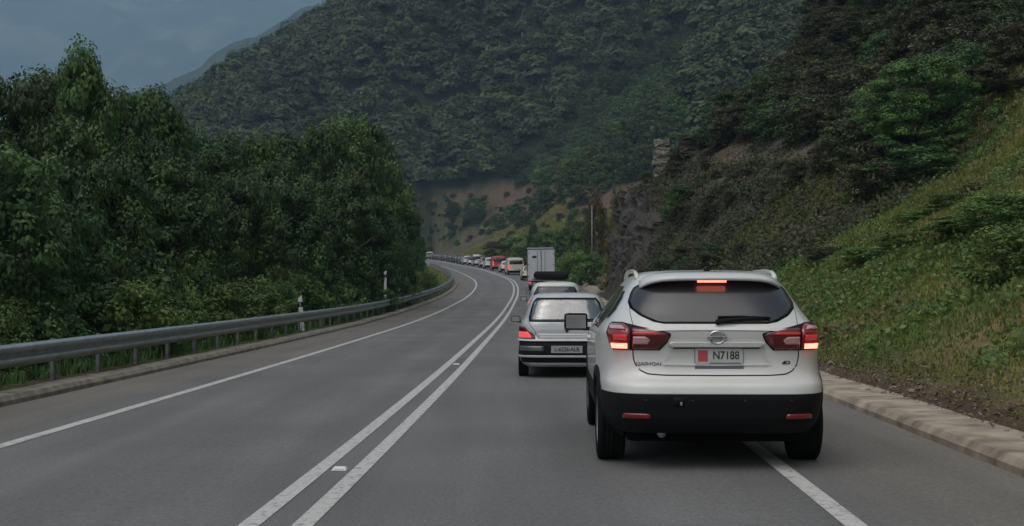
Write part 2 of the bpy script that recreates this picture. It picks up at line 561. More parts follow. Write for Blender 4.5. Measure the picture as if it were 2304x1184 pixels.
def cover_colour(X, Y):
    Yc = np.minimum(Y, 420)
    u = (X - cx(Yc)) * np.cos(heading(Yc))
    n1 = fbm(X / 4, Y / 4, 21) + 0.5; n2 = fbm(X / 1.3, Y / 1.3, 31) + 0.5; n3 = fbm(X / 14, Y / 14, 41) + 0.5
    def c(*a): return np.array(a)[None, :]
    soil = c(.085, .062, .042); dry = c(.16, .125, .06); green = c(.075, .105, .03); rock = c(.050, .046, .038)
    red = c(.115, .075, .058); wood = c(.030, .034, .018); gravel = c(.27, .235, .18)
    def mixc(a, b, t): return a * (1 - t[:, None]) + b * t[:, None]
    out = np.repeat(wood, len(X), 0)
    rbank = mixc(np.repeat(dry, len(X), 0), green * 1.15, smooth(0.34, 0.54, n1))
    rbank = mixc(rbank, soil, smooth(0.62, 0.78, n2) * 0.5)
    rbank = mixc(np.repeat(soil, len(X), 0), rbank, smooth(6.4, 7.3, u + (n2 - .5)))
    cut = mixc(np.repeat(rock, len(X), 0), c(.05, .055, .026), smooth(0.42, 0.66, n2))
    cut = mixc(cut, soil, smooth(0.55, 0.7, n1) * 0.6)
    side = mixc(rbank, cut, smooth(40, 50, Y + (n1 - .5) * 6))
    ledge = np.exp(-((u - (16.2 - 0.10 * (Y - 52))) / .8) ** 2) * smooth(50, 56, Y) * (1 - smooth(76, 84, Y))
    side = mixc(side, c(.16, .13, .092), ledge * 0.5)
    side = mixc(side, c(.15, .10, .07), smooth(22, 26, u) * smooth(45, 60, Y) * smooth(.45, .6, n3) * 0.7)
    valley = mixc(np.repeat(dry * 0.9, len(X), 0), green * 0.8, smooth(.45, .62, n1))
    valley = mixc(valley, gravel, (1 - smooth(7.5, 9.5, u + (n2 - .5) * 2)))
    side = mixc(side, valley, smooth(90, 98, Y))
    field = mixc(np.repeat(c(.125, .105, .06), len(X), 0), c(.07, .075, .03), smooth(.5, .66, n1))
    side = mixc(side, field, smooth(185, 205, Y))
    earth = smooth(23, 27, u + (n1 - .5) * 4) * (1 - smooth(39, 45, u + (n3 - .5) * 8)) * smooth(200, 212, Y) * (1 - smooth(290, 320, Y)) * (.35 + .65 * smooth(.34, .5, n1 * .6 + n2 * .4))
    hillw = smooth(.35, .65, ground_z(X, Y, 'hill'))
    side = mixc(side, wood, hillw * smooth(180, 215, Y))
    zg = ground_z(X, Y)
    tl = treeline(Y) + (n3 - .5) * 5
    foot = smooth(195, 210, Y) * (1 - smooth(400, 440, Y)) * (1 - smooth(tl - 1, tl + 3, zg)) * smooth(7.5, 10, u)
    low = mixc(np.repeat(c(.090, .075, .048), len(X), 0), c(.052, .060, .028), smooth(.44, .60, n1) * .9)
    low = mixc(low, c(.15, .12, .075), smooth(.55, .68, n2) * .6)
    side = mixc(side, low, foot)
    redm = foot * smooth(tl - 8, tl - 4.5, zg + (n1 - .5) * 3) * smooth(-22, 0, X) * (.3 + .7 * smooth(.32, .5, n1 * .6 + n2 * .4))
    side = mixc(side, red, redm)
    out = np.where((u > 5.3)[:, None], side, out)
    lft = mixc(np.repeat(c(.055, .052, .028), len(X), 0), green * 0.7, smooth(.4, .6, n1))
    out = np.where(((u < -5.3) & (u > -9))[:, None], lft, out)
    inner = smooth(-26, -20, u) * (u < -5.3) * smooth(105, 118, Y) * (1 - smooth(330, 360, Y))
    out = mixc(out, c(.10, .095, .042), inner)
    return np.concatenate([out, np.ones((len(X), 1))], 1)


def grid_mesh(name, xs, ys, zf, colf, mat):
    X, Y = np.meshgrid(xs, ys)
    Z = zf(X, Y)
    nx, ny = len(xs), len(ys)
    co = np.stack([X, Y, Z], -1).reshape(-1, 3)
    i = np.arange(nx * ny).reshape(ny, nx)
    f = np.stack([i[:-1, :-1], i[:-1, 1:], i[1:, 1:], i[1:, :-1]], -1).reshape(-1, 4)
    me = bpy.data.meshes.new(name)
    me.vertices.add(len(co)); me.vertices.foreach_set("co", co.astype(np.float32).ravel())
    me.loops.add(f.size); me.loops.foreach_set("vertex_index", f.astype(np.int32).ravel())
    me.polygons.add(len(f)); me.polygons.foreach_set("loop_start", np.arange(0, f.size, 4, dtype=np.int32))
    me.polygons.foreach_set("use_smooth", np.ones(len(f), bool))
    me.update(calc_edges=True)
    ca = me.attributes.new("cover", 'FLOAT_COLOR', 'POINT')
    ca.data.foreach_set("color", colf(co[:, 0], co[:, 1]).astype(np.float32).ravel())
    me.materials.append(mat)
    o = link(bpy.data.objects.new(name, me))
    return tag(o, kind='structure')


xs = np.unique(np.concatenate([np.linspace(-900, -300, 13), np.linspace(-300, -120, 41), np.linspace(-120, -30, 37), np.arange(-30, 26, 0.5), np.arange(26, 60, 1.0), np.linspace(60, 160, 51), np.linspace(160, 420, 66), np.linspace(420, 1100, 18)]))
ys = np.unique(np.concatenate([np.linspace(-300, -30, 12), np.linspace(-30, 0, 16), np.arange(0, 120, 0.5), np.arange(120, 340, 1.5), np.linspace(340, 760, 106), np.linspace(760, 1600, 30)]))
grid_mesh("ground", xs, ys, ground_z, cover_colour, M['terrain'])

# far blue mountains across the valley
def far_z(dist, top, seed, slope_x=0.0):
    def f(X, Y):
        t = (Y - dist) / 1.0
        z = -120 + np.clip(t, 0, None) * 0.80 * (1 + 0.5 * fbm(X / 900, Y / 900, seed)) + slope_x * X
        z = z + fbm(X / 420, Y / 420, seed + 3) * 300 * smooth(0, 700, t) + fbm(X / 120, Y / 120, seed + 8, 5) * 90 * smooth(0, 300, t)
        return np.maximum(np.minimum(z, top + fbm(X / 700, Y / 700, seed + 5) * 500), -139.5)
    return f


def far_colour(seed):
    def f(X, Y):
        n = fbm(X / 260, Y / 180, seed) + .5
        m = fbm(X / 420, Y / 110, seed + 7) + .5
        a = np.array([[.030, .045, .030]]); b = np.array([[.085, .095, .065]])
        t = smooth(.50, .62, m)[:, None] * smooth(.36, .56, n)[:, None]
        o = a * (0.7 + 0.6 * n[:, None]) * (1 - t) + b * t
        return np.concatenate([o, np.ones((len(X), 1))], 1)
    return f


fz1 = far_z(3000, 1500, 50)
grid_mesh("mountain", np.linspace(-2600, 1500, 180), np.linspace(2700, 5600, 140), fz1, far_colour(60), M['far_terrain'])

def fz2(X, Y):
    rid = 424 + .47 * (X + 307) + fbm(X / 130, 3 + 0 * X, 91) * 45 + fbm(X / 30, 5 + 0 * X, 92) * 10
    z = -130 + (rid + 130) * np.clip((Y - 1250) / 650, 0, 1) ** .8 - np.clip(Y - 1900, 0, None) * .5 + fbm(X / 90, Y / 90, 93) * 30
    return np.maximum(z, -139.0)
grid_mesh("mountain", np.linspace(-1100, 200, 130), np.linspace(1250, 2300, 80), fz2, far_colour(95), M['far_terrain'])


def far_floor(X, Y):
    return -140 + 0 * X
grid_mesh("valley_floor", np.linspace(-4000, 4000, 30), np.linspace(-600, 6000, 30), far_floor, far_colour(70), M['far_terrain'])


# ------------------------------------------------------------------ road, markings, kerbs
def ribbon(name, Ys, us, dz, mat, kind='structure', dusty=False):
    P = np.stack([road_pt(Ys, np.full_like(Ys, u), dz) for u in us], 1)
    n, k = len(Ys), len(us)
    i = np.arange(n * k).reshape(n, k)
    f = np.stack([i[:-1, :-1], i[:-1, 1:], i[1:, 1:], i[1:, :-1]], -1).reshape(-1, 4)
    o = mesh_obj(name, P.reshape(-1, 3), f.tolist(), mat)
    if dusty:
        a = o.data.attributes.new("dusty", 'FLOAT', 'POINT')
        U = np.tile(np.array(us), n)
        nz = fbm(P[..., 0].ravel() / 0.8, P[..., 1].ravel() / 5, 77) + .5
        w = o.data.attributes.new("wear", 'FLOAT', 'POINT')
        wv = sum(np.exp(-((U - c_) / .33) ** 2) for c_ in (-2.55, -.95, .95, 2.55)) - .9 * sum(np.exp(-((U - c_) / .30) ** 2) for c_ in (-1.75, 1.75))
        w.data.foreach_set("value", (wv * (.6 + .8 * nz)).astype(np.float32))
        a.data.foreach_set("value", (smooth(3.3, 4.6, np.abs(U) + (nz - .5) * 1.5) * 0.9).astype(np.float32))
    if kind: tag(o, kind=kind)
    return o


Yr = np.concatenate([np.arange(-30, 130, 1.0), np.arange(130, 400, 3.0)])
ribbon("road", Yr, [-5.75, -5.3] + list(np.round(np.arange(-4.8, 4.81, .2), 2)) + [5.3, 5.7], 0.0, M['asphalt'], dusty=True)
for a, b in ((-3.60, -3.45), (-0.235, -0.10), (0.10, 0.235), (3.49, 3.63)):
    ribbon("road_marking", Yr, [a, (a + b) / 2, b], 0.005, M['road_paint'])

# kerbs: blocks laid end to end
def kerb(name, side, Ys0, Ys1, length, u0, u1, h, mat, jitter, seed):
    root = tag(empty(name), kind='structure')
    rr = random.Random(seed)
    Y = Ys0
    while Y < Ys1:
        L = length * (1 + rr.uniform(-.08, .08))
        n = 4
        Yq = np.linspace(Y + .008, Y + L - .008, n)
        hh = h * (1 + rr.uniform(-.10, .10)); du = rr.uniform(-jitter, jitter) * .3
        V, F = [], []
        for j, yy in enumerate(Yq):
            wob = rr.uniform(-jitter, jitter)
            wob2 = rr.uniform(-jitter, jitter) * 3
            prof = [(u0 + du, -0.3), (u0 + du + wob * .4, hh * .45), (u0 + .05 + du + wob, hh * .93), (u0 + .09 + du, hh), (u0 + .5 * (u1 - u0), hh + wob * .4), (u1 + wob2, hh + .01), (u1 + wob2 + .02, -0.3)]
            for (uu, zz) in prof:
                p = road_pt(np.array([yy]), np.array([side * uu]), 0)[0]
                base = road_pt(np.array([yy]), np.array([side * 5.3]), 0)[0][2]
                V.append((p[0], p[1], base + zz))
        k = 7
        for j in range(n - 1):
            for q in range(k - 1):
                fc = (j * k + q, j * k + q + 1, (j + 1) * k + q + 1, (j + 1) * k + q)
                F.append(fc if side < 0 else fc[::-1])
        F.append(tuple(range(k)) if side > 0 else tuple(range(k))[::-1])
        F.append(tuple((n - 1) * k + q for q in range(k))[::-1] if side > 0 else tuple((n - 1) * k + q for q in range(k)))
        mesh_obj("kerb_block", V, F, mat, root, shade=False)
        Y += L
    return root


kerb("kerb", -1, 2, 130, 2.4, 5.30, 5.62, 0.12, M['concrete_old'], 0.012, 3)
kerb("kerb", 1, 2, 86, 2.6, 5.30, 5.98, 0.125, M['concrete'], 0.006, 4)


# ------------------------------------------------------------------ guard rail
def swept(name, prof, Ys, mat, parent, side_u, thick=0.004):
    """prof: list of (du towards the road, z above the road); a sheet with a back face"""
    V, F = [], []
    k = len(prof)
    for yy in Ys:
        zb = road_pt(np.array([yy]), np.array([-5.3]), 0)[0][2]
        for sgn in (0, 1):
            for du, zz in prof:
                p = road_pt(np.array([yy]), np.array([side_u + du - sgn * thick]), 0)[0]
                V.append((p[0], p[1], zb + zz))
    for j in range(len(Ys) - 1):
        o0, o1 = j * 2 * k, (j + 1) * 2 * k
        for q in range(k - 1):
            F.append((o0 + q, o1 + q, o1 + q + 1, o0 + q + 1))
            F.append((o0 + k + q, o0 + k + q + 1, o1 + k + q + 1, o1 + k + q))
        F.append((o0, o0 + k, o1 + k, o1)); F.append((o0 + k - 1, o1 + k - 1, o1 + 2 * k - 1, o0 + 2 * k - 1))
    return mesh_obj(name, V, F, mat, parent)


W_PROF = [(0.0, .735), (.030, .730), (.075, .706), (.098, .680), (.098, .668), (.075, .640), (.010, .592), (0.0, .576), (0.0, .566), (.020, .552),
          (.075, .530), (.098, .512), (.098, .500), (.075, .470), (.010, .422), (0.0, .410)]
rail = tag(empty("guard_rail", tuple(road_pt(np.array([20.]), np.array([-5.8]))[0])), "galvanised steel crash barrier on posts along the left kerb below the wood", "guard rail")
rail_off = Vector(rail.location)


def to_parent(o, par):
    o.parent = par
    o.matrix_parent_inverse = Matrix.Translation(-Vector(par.location))
    return o


Yb = 3.0
while Yb < 205:
    L = 4.0 if Yb < 120 else 8.0
    o = swept("beam", W_PROF, np.linspace(Yb, Yb + L + 0.12, 4), M['galvanised'], None, -5.80 + (0.0025 if int(Yb / 4) % 2 else 0))
    to_parent(o, rail)
    Yb += L
bm = bmesh.new()
box_bm(bm, (0, 0, .15), (.055, .11, 1.16), .008)
box_bm(bm, (.032, 0, .15), (.012, .12, 1.158), .003)
post0 = bm_obj("post", bm, M['galv_old'])
spc_me = box("spacer", (0.075, 0, .58), (.09, .14, .24), M['galv_old'], bevel=.015)
bolt_me = tube("bolt", [(0.165, 0, .572), (0.185, 0, .572)], .019, M['galvanised'], n=8)
first = True
Yb = 3.2
while Yb < 205:
    p = road_pt(np.array([Yb]), np.array([-5.99]))[0]
    zb = road_pt(np.array([Yb]), np.array([-5.3]))[0][2]
    th = float(heading(Yb))
    po = post0 if first else link(post0.copy())
    po.location = (p[0], p[1], zb); po.rotation_euler = (0, 0, -th)
    to_parent(po, rail)
    so = spc_me if first else link(spc_me.copy())
    so.parent = po
    if Yb < 70:
        bo = bolt_me if first else link(bolt_me.copy())
        bo.parent = po
    first = False
    Yb += 2.0 if Yb < 130 else 4.0

# white marker posts behind the rail
def marker_post(px, py_top, d, label, lean=0.0, h=None):
    X = (px - 1152) / FPX * d
    zt = CAM_H + (HOR - py_top) / FPX * d
    zg = on_ground(X, d)
    h = zt - zg
    r = tag(empty("marker_post", (X, d, zg), (0, lean, 0)), label, "marker post", "white marker posts behind the crash barrier")
    bm = bmesh.new()
    w = .065
    vsx = [bm.verts.new(v) for v in ((-w, -.045, -.2), (w, -.045, -.2), (w, .045, -.2), (-w, .045, -.2), (-w, -.045, h - .10), (w, -.045, h), (w, .045, h), (-w, .045, h - .10))]
    for f in ((3, 2, 1, 0), (0, 1, 5, 4), (1, 2, 6, 5), (2, 3, 7, 6), (3, 0, 4, 7), (4, 5, 6, 7)): bm.faces.new([vsx[i] for i in f])
    bmesh.ops.bevel(bm, geom=bm.edges[:], offset=.012, segments=2, affect='EDGES')
    bm_obj("post", bm, M['white_plastic'], r)
    box("black_band", (0, 0, h - .30), (.136, .096, .16), M['black_plastic'], r)
    box("reflector", (0, -.050, h - .30), (.05, .012, .10), M['alloy'], r)
    return r


marker_post(681, 664, 40.3, "white marker post with slanted top, largest of those behind the barrier", -0.08)
marker_post(897, 647, 71, "small white marker post behind the far stretch of crash barrier", 0.02)
marker_post(867, 608, 64, "tall thin white marker post standing against the dark wood", 0.0)

# road studs between the two centre lines
for Ys_, lab in ((10.05, "small reflective road stud between the nearest centre lines"), (23.5, "small road stud between the centre lines beside the silver hatchback")):
    p = road_pt(np.array([Ys_]), np.array([0.0]), 0.004)[0]
    r = tag(empty("road_stud", tuple(p), (0, 0, -float(heading(Ys_)))), lab, "road stud", "reflective studs on the centre line")
    bm = bmesh.new()
    vv = [bm.verts.new(v) for v in ((-.06, -.06, 0), (.06, -.06, 0), (.06, .06, 0), (-.06, .06, 0), (-.045, -.03, .022), (.045, -.03, .022), (.045, .03, .022), (-.045, .03, .022))]
    for f in ((3, 2, 1, 0), (0, 1, 5, 4), (1, 2, 6, 5), (2, 3, 7, 6), (3, 0, 4, 7), (4, 5, 6, 7)): bm.faces.new([vv[i] for i in f])
    bm_obj("housing", bm, M['white_plastic'], r)
    box("reflector", (0, -.047, .012), (.08, .006, .012), M['alloy'], r, rot=Matrix.Rotation(-.9, 3, 'X'))


# ------------------------------------------------------------------ vehicles
class Shell:
    """car body as a stack of rounded plan outlines; local axes: x right, y forward with the rear bumper at 0, z up"""
    def __init__(s, rows):
        t = np.array(rows, float)             # z, half width, rear y, front y, squareness
        s.z = t[:, 0]
        s.f = [_pchip(t[:, 0], t[:, k]) for k in (1, 2, 3, 4)]
        s.cache = {}

    def half(s, z):
        """right half of the outline at height z, from the rear centre to the front centre, with arc lengths"""
        z = round(float(z), 4)
        if z in s.cache: return s.cache[z]
        w, yr, yf, n = [float(f(z)) for f in s.f]
        yc, b = (yr + yf) / 2, (yf - yr) / 2
        fr = np.linspace(0, .8, 14)
        yv = (1 - .8 ** n) ** (1 / n)
        q = np.linspace(-1, 1, 47)[1:-1]
        v = np.sin(q * math.pi / 2) * yv
        P = [(w * a, yc - b * (1 - a ** n) ** (1 / n)) for a in fr]
        P += [(w * (1 - abs(a) ** n) ** (1 / n), yc + b * a) for a in v]
        P += [(w * a, yc + b * (1 - a ** n) ** (1 / n)) for a in fr[::-1]]
        P = np.array(P)
        d = np.concatenate([[0], np.cumsum(np.hypot(*np.diff(P, axis=0).T))])
        s.cache[z] = (P, d)
        return P, d

    def pt(s, z, a, off=0.0):
        P, d = s.half(z)
        sg = 1 if a >= 0 else -1
        aa = min(abs(a), d[-1] - 1e-3)
        x = np.interp(aa, d, P[:, 0]); y = np.interp(aa, d, P[:, 1])
        e = 0.02
        a0, a1 = max(aa - e, 0), min(aa + e, d[-1])
        tx = np.interp(a1, d, P[:, 0]) - np.interp(a0, d, P[:, 0]); ty = np.interp(a1, d, P[:, 1]) - np.interp(a0, d, P[:, 1])
        if aa < 2 * e: tx, ty = 1.0, 0.0
        l = math.hypot(tx, ty) or 1
        nx, ny = ty / l, -tx / l
        return Vector((sg * (x + nx * off), y + ny * off, z))

    def a_of_x(s, z, x):
        P, d = s.half(z)
        k = int(np.argmax(P[:, 0]))
        return math.copysign(float(np.interp(abs(x), P[:k + 1, 0], d[:k + 1])), x)

    def a_of_y(s, z, y):
        P, d = s.half(z)
        return float(np.interp(y, P[:, 1], d))

    def body(s, name, zs, mats, parent, matf=None, cut=None, cap_top=True, cap_bot=True):
        V, F, MI = [], [], []
        for z in zs:
            P, _ = s.half(z)
            loop = [(x, y, z) for x, y in P] + [(-x, y, z) for x, y in P[-2:0:-1]]
            V += loop
        n = len(loop)
        for i in range(len(zs) - 1):
            for k in range(n):
                f = (i * n + k, i * n + (k + 1) % n, (i + 1) * n + (k + 1) % n, (i + 1) * n + k)
                c = np.mean([V[j] for j in f], 0)
                if cut and cut(*c): continue
                F.append(f); MI.append(matf(*c) if matf else 0)
        if cap_top: F.append(tuple((len(zs) - 1) * n + k for k in range(n))); MI.append(0)
        if cap_bot: F.append(tuple(range(n - 1, -1, -1))); MI.append(len(mats) - 1)
        o = mesh_obj(name, V, F, mats[0], parent)
        for m in mats[1:]: o.data.materials.append(m)
        o.data.polygons.foreach_set("material_index", MI)
        return o

    def patch(s, name, rows, mat, parent, off=0.006, na=14, nz=8, depth=0.02, bulge=0.0, by='x'):
        """panel lying on the body: rows of (z, a0, a1), where a is x (or y for side panels) on the body"""
        rows = sorted(rows)
        rz = [r[0] for r in rows]
        zs = np.linspace(rz[0], rz[-1], nz)
        V, F = [], []
        for z in zs:
            e0 = np.interp(z, rz, [r[1] for r in rows]); e1 = np.interp(z, rz, [r[2] for r in rows])
            if by == 'x': a0, a1 = s.a_of_x(z, e0), s.a_of_x(z, e1)
            elif by == 'y': a0, a1 = s.a_of_y(z, e0), s.a_of_y(z, e1)
            elif by == '-y': a0, a1 = -s.a_of_y(z, e0), -s.a_of_y(z, e1)
            else: a0, a1 = e0, e1
            for k in range(na):
                t = k / (na - 1)
                bl = bulge * (4 * t * (1 - t)) * math.sin(math.pi * (z - rz[0]) / max(rz[-1] - rz[0], 1e-4)) if bulge else 0
                V.append(s.pt(z, a0 + (a1 - a0) * t, off + bl))
        m = len(V)
        bord = [k for k in range(na)] + [j * na + na - 1 for j in range(1, nz)] + [(nz - 1) * na + k for k in range(na - 2, -1, -1)] + [j * na for j in range(nz - 2, 0, -1)]
        for z_i in range(nz - 1):
            for k in range(na - 1):
                f = (z_i * na + k, z_i * na + k + 1, (z_i + 1) * na + k + 1, (z_i + 1) * na + k)
                F.append(f if by != '-y' else f[::-1])
        # rim going back into the body
        for b in bord:
            z = V[b][2]
            p = V[b]
            q = s._inward(p, depth)
            V.append(q)
        L = len(bord)
        for i in range(L):
            j = (i + 1) % L
            f = (bord[j], bord[i], m + i, m + j)
            F.append(f if by != '-y' else f[::-1])
        o = mesh_obj(name, V, F, mat, parent)
        return o

    def _inward(s, p, depth):
        P, d = s.half(p[2])
        i = int(np.argmin(np.hypot(P[:, 0] - abs(p[0]), P[:, 1] - p[1])))
        i0, i1 = max(i - 1, 0), min(i + 1, len(P) - 1)
        t = P[i1] - P[i0]; l = math.hypot(*t) or 1
        n = np.array([t[1], -t[0]]) / l
        sg = 1 if p[0] >= 0 else -1
        return Vector((p[0] - sg * n[0] * depth, p[1] - n[1] * depth, p[2]))

    def strip(s, name, line, width, mat, parent, off=0.002, by='x'):
        """narrow band along a line of (z, x) on the body"""
        pts = []
        for z, e in line:
            a = s.a_of_x(z, e) if by == 'x' else (s.a_of_y(z, e) if by == 'y' else -s.a_of_y(z, e))
            pts.append((z, a))
        # resample
        P = np.array(pts); dd = np.concatenate([[0], np.cumsum(np.hypot(*np.diff(P, axis=0).T))])
        q = np.linspace(0, dd[-1], max(6, int(dd[-1] / .03)))
        zz = np.interp(q, dd, P[:, 0]); aa = np.interp(q, dd, P[:, 1])
        V, F = [], []
        for i in range(len(q)):
            j0, j1 = max(i - 1, 0), min(i + 1, len(q) - 1)
            tz, ta = zz[j1] - zz[j0], aa[j1] - aa[j0]
            l = math.hypot(tz, ta) or 1
            nz, na_ = -ta / l, tz / l
            V.append(s.pt(zz[i] + nz * width / 2, aa[i] + na_ * width / 2, off)); V.append(s.pt(zz[i] - nz * width / 2, aa[i] - na_ * width / 2, off))
        for i in range(len(q) - 1):
            F.append((2 * i, 2 * i + 1, 2 * i + 3, 2 * i + 2))
        return mesh_obj(name, V, F, mat, parent)


def tyre_mesh(rad, width, seg=40):
    w = width / 2
    prof = [(-w * .92, rad * .62), (-w * .98, rad * .74), (-w, rad * .85), (-w * .93, rad * .95), (-w * .80, rad * .99)]
    for g in (-.45, -.12, .22, .52):
        prof += [(w * (g - .06), rad), (w * (g - .04), rad - .008), (w * (g + .03), rad - .008), (w * (g + .05), rad)]
    prof += [(w * .80, rad * .99), (w * .93, rad * .95), (w, rad * .85), (w * .98, rad * .74), (w * .92, rad * .62)]
    return lathe_x(prof, seg)


def add_wheel(parent, x, y, rad, width, side, spokes=5):
    V, F = tyre_mesh(rad, width)
    wheel = mesh_obj("wheel", V, F, M['tyre'], parent)
    wheel.location = (x, y, rad)
    bm = bmesh.new()
    r2 = rad * .64
    V, F = lathe_x([(0.02, r2), (width * .42, r2), (width * .46, r2 * .96), (width * .40, r2 * .90), (width * .20, r2 * .88)], 32)
    vv = [bm.verts.new(v) for v in V]
    for f in F: bm.faces.new([vv[i] for i in f])
    V, F = lathe_x([(width * .30, 0.001), (width * .34, .03), (width * .32, .06), (width * .2, .065)], 16)
    vv = [bm.verts.new(v) for v in V]
    for f in F: bm.faces.new([vv[i] for i in f])
    for k in range(spokes):
        box_bm(bm, (width * .31, 0, r2 * .5), (.03, .055, r2 * .86), .006)
        bmesh.ops.rotate(bm, cent=(0, 0, 0), matrix=Matrix.Rotation(2 * math.pi / spokes, 3, 'X'), verts=bm.verts[:])
    if side < 0: bmesh.ops.rotate(bm, cent=(0, 0, 0), matrix=Matrix.Rotation(math.pi, 3, 'Z'), verts=bm.verts[:])
    bm_obj("rim", bm, M['alloy'], wheel)
    return wheel


def arch_cut(arches, zmax=0.8, xmin=0.6):
    def c(x, y, z):
        if abs(x) < xmin or z > zmax: return False
        return any((y - ay) ** 2 + (z - az) ** 2 < ar ** 2 for ay, az, ar in arches)
    return c


def arch_lip(shell, ay, az, ar, side, mat, parent, w=.06, off=.012):
    V, F = [], []
    n = 26
    for k in range(n + 1):
        q = math.pi * (-0.06 + 1.12 * k / n)
        for rr, of in ((ar - .03, -.05), (ar - .025, off), (ar + w, off), (ar + w + .006, -.02)):
            y = ay - math.cos(q) * rr; z = max(az + math.sin(q) * rr, 0.2)
            a = shell.a_of_y(z, y)
            V.append(shell.pt(z, a * side, of))
    for k in range(n):
        for j in range(3):
            f = (k * 4 + j, k * 4 + j + 1, k * 4 + 5 + j, k * 4 + 4 + j)
            F.append(f if side > 0 else f[::-1])
    return mesh_obj("wheel_arch", V, F, mat, parent)


def text_obj(name, s, size, loc, mat, parent, rot=(R(90), 0, 0), extr=.002, sx=1.0, bold=.0):
    c = bpy.data.curves.new(name, 'FONT')
    c.body = s; c.size = size; c.align_x = 'CENTER'; c.align_y = 'CENTER'
    c.extrude = extr; c.offset = bold
    c.materials.append(mat)
    o = bpy.data.objects.new(name, c)
    COL.objects.link(o)
    dg = bpy.context.evaluated_depsgraph_get()
    dg.update()
    me = bpy.data.meshes.new_from_object(o.evaluated_get(dg))
    bpy.data.objects.remove(o)
    bpy.data.curves.remove(c)
    o = bpy.data.objects.new(name, me)
    o.location = loc; o.rotation_euler = rot; o.scale = (sx, 1, 1)
    return link(o, parent)


def mirror_part(parent, x, y, z, side, mat, w=.20, h=.15):
    bm = bmesh.new()
    box_bm(bm, (0, .045, 0), (w, .13, h), .035)
    o = bm_obj("door_mirror", bm, mat, parent, shade=True)
    o.location = (x + side * (w / 2 + .05), y, z)
    g = box("mirror_glass", (0, -.022, -.002), (w * .84, .006, h * .78), M['chrome'], o, bevel=.002)
    bm = bmesh.new()
    box_bm(bm, (-side * (w / 2 + .02), .03, -h * .42), (.14, .06, .035), .01)
    bm_obj("bracket", bm, M['black_plastic'], o)
    return o


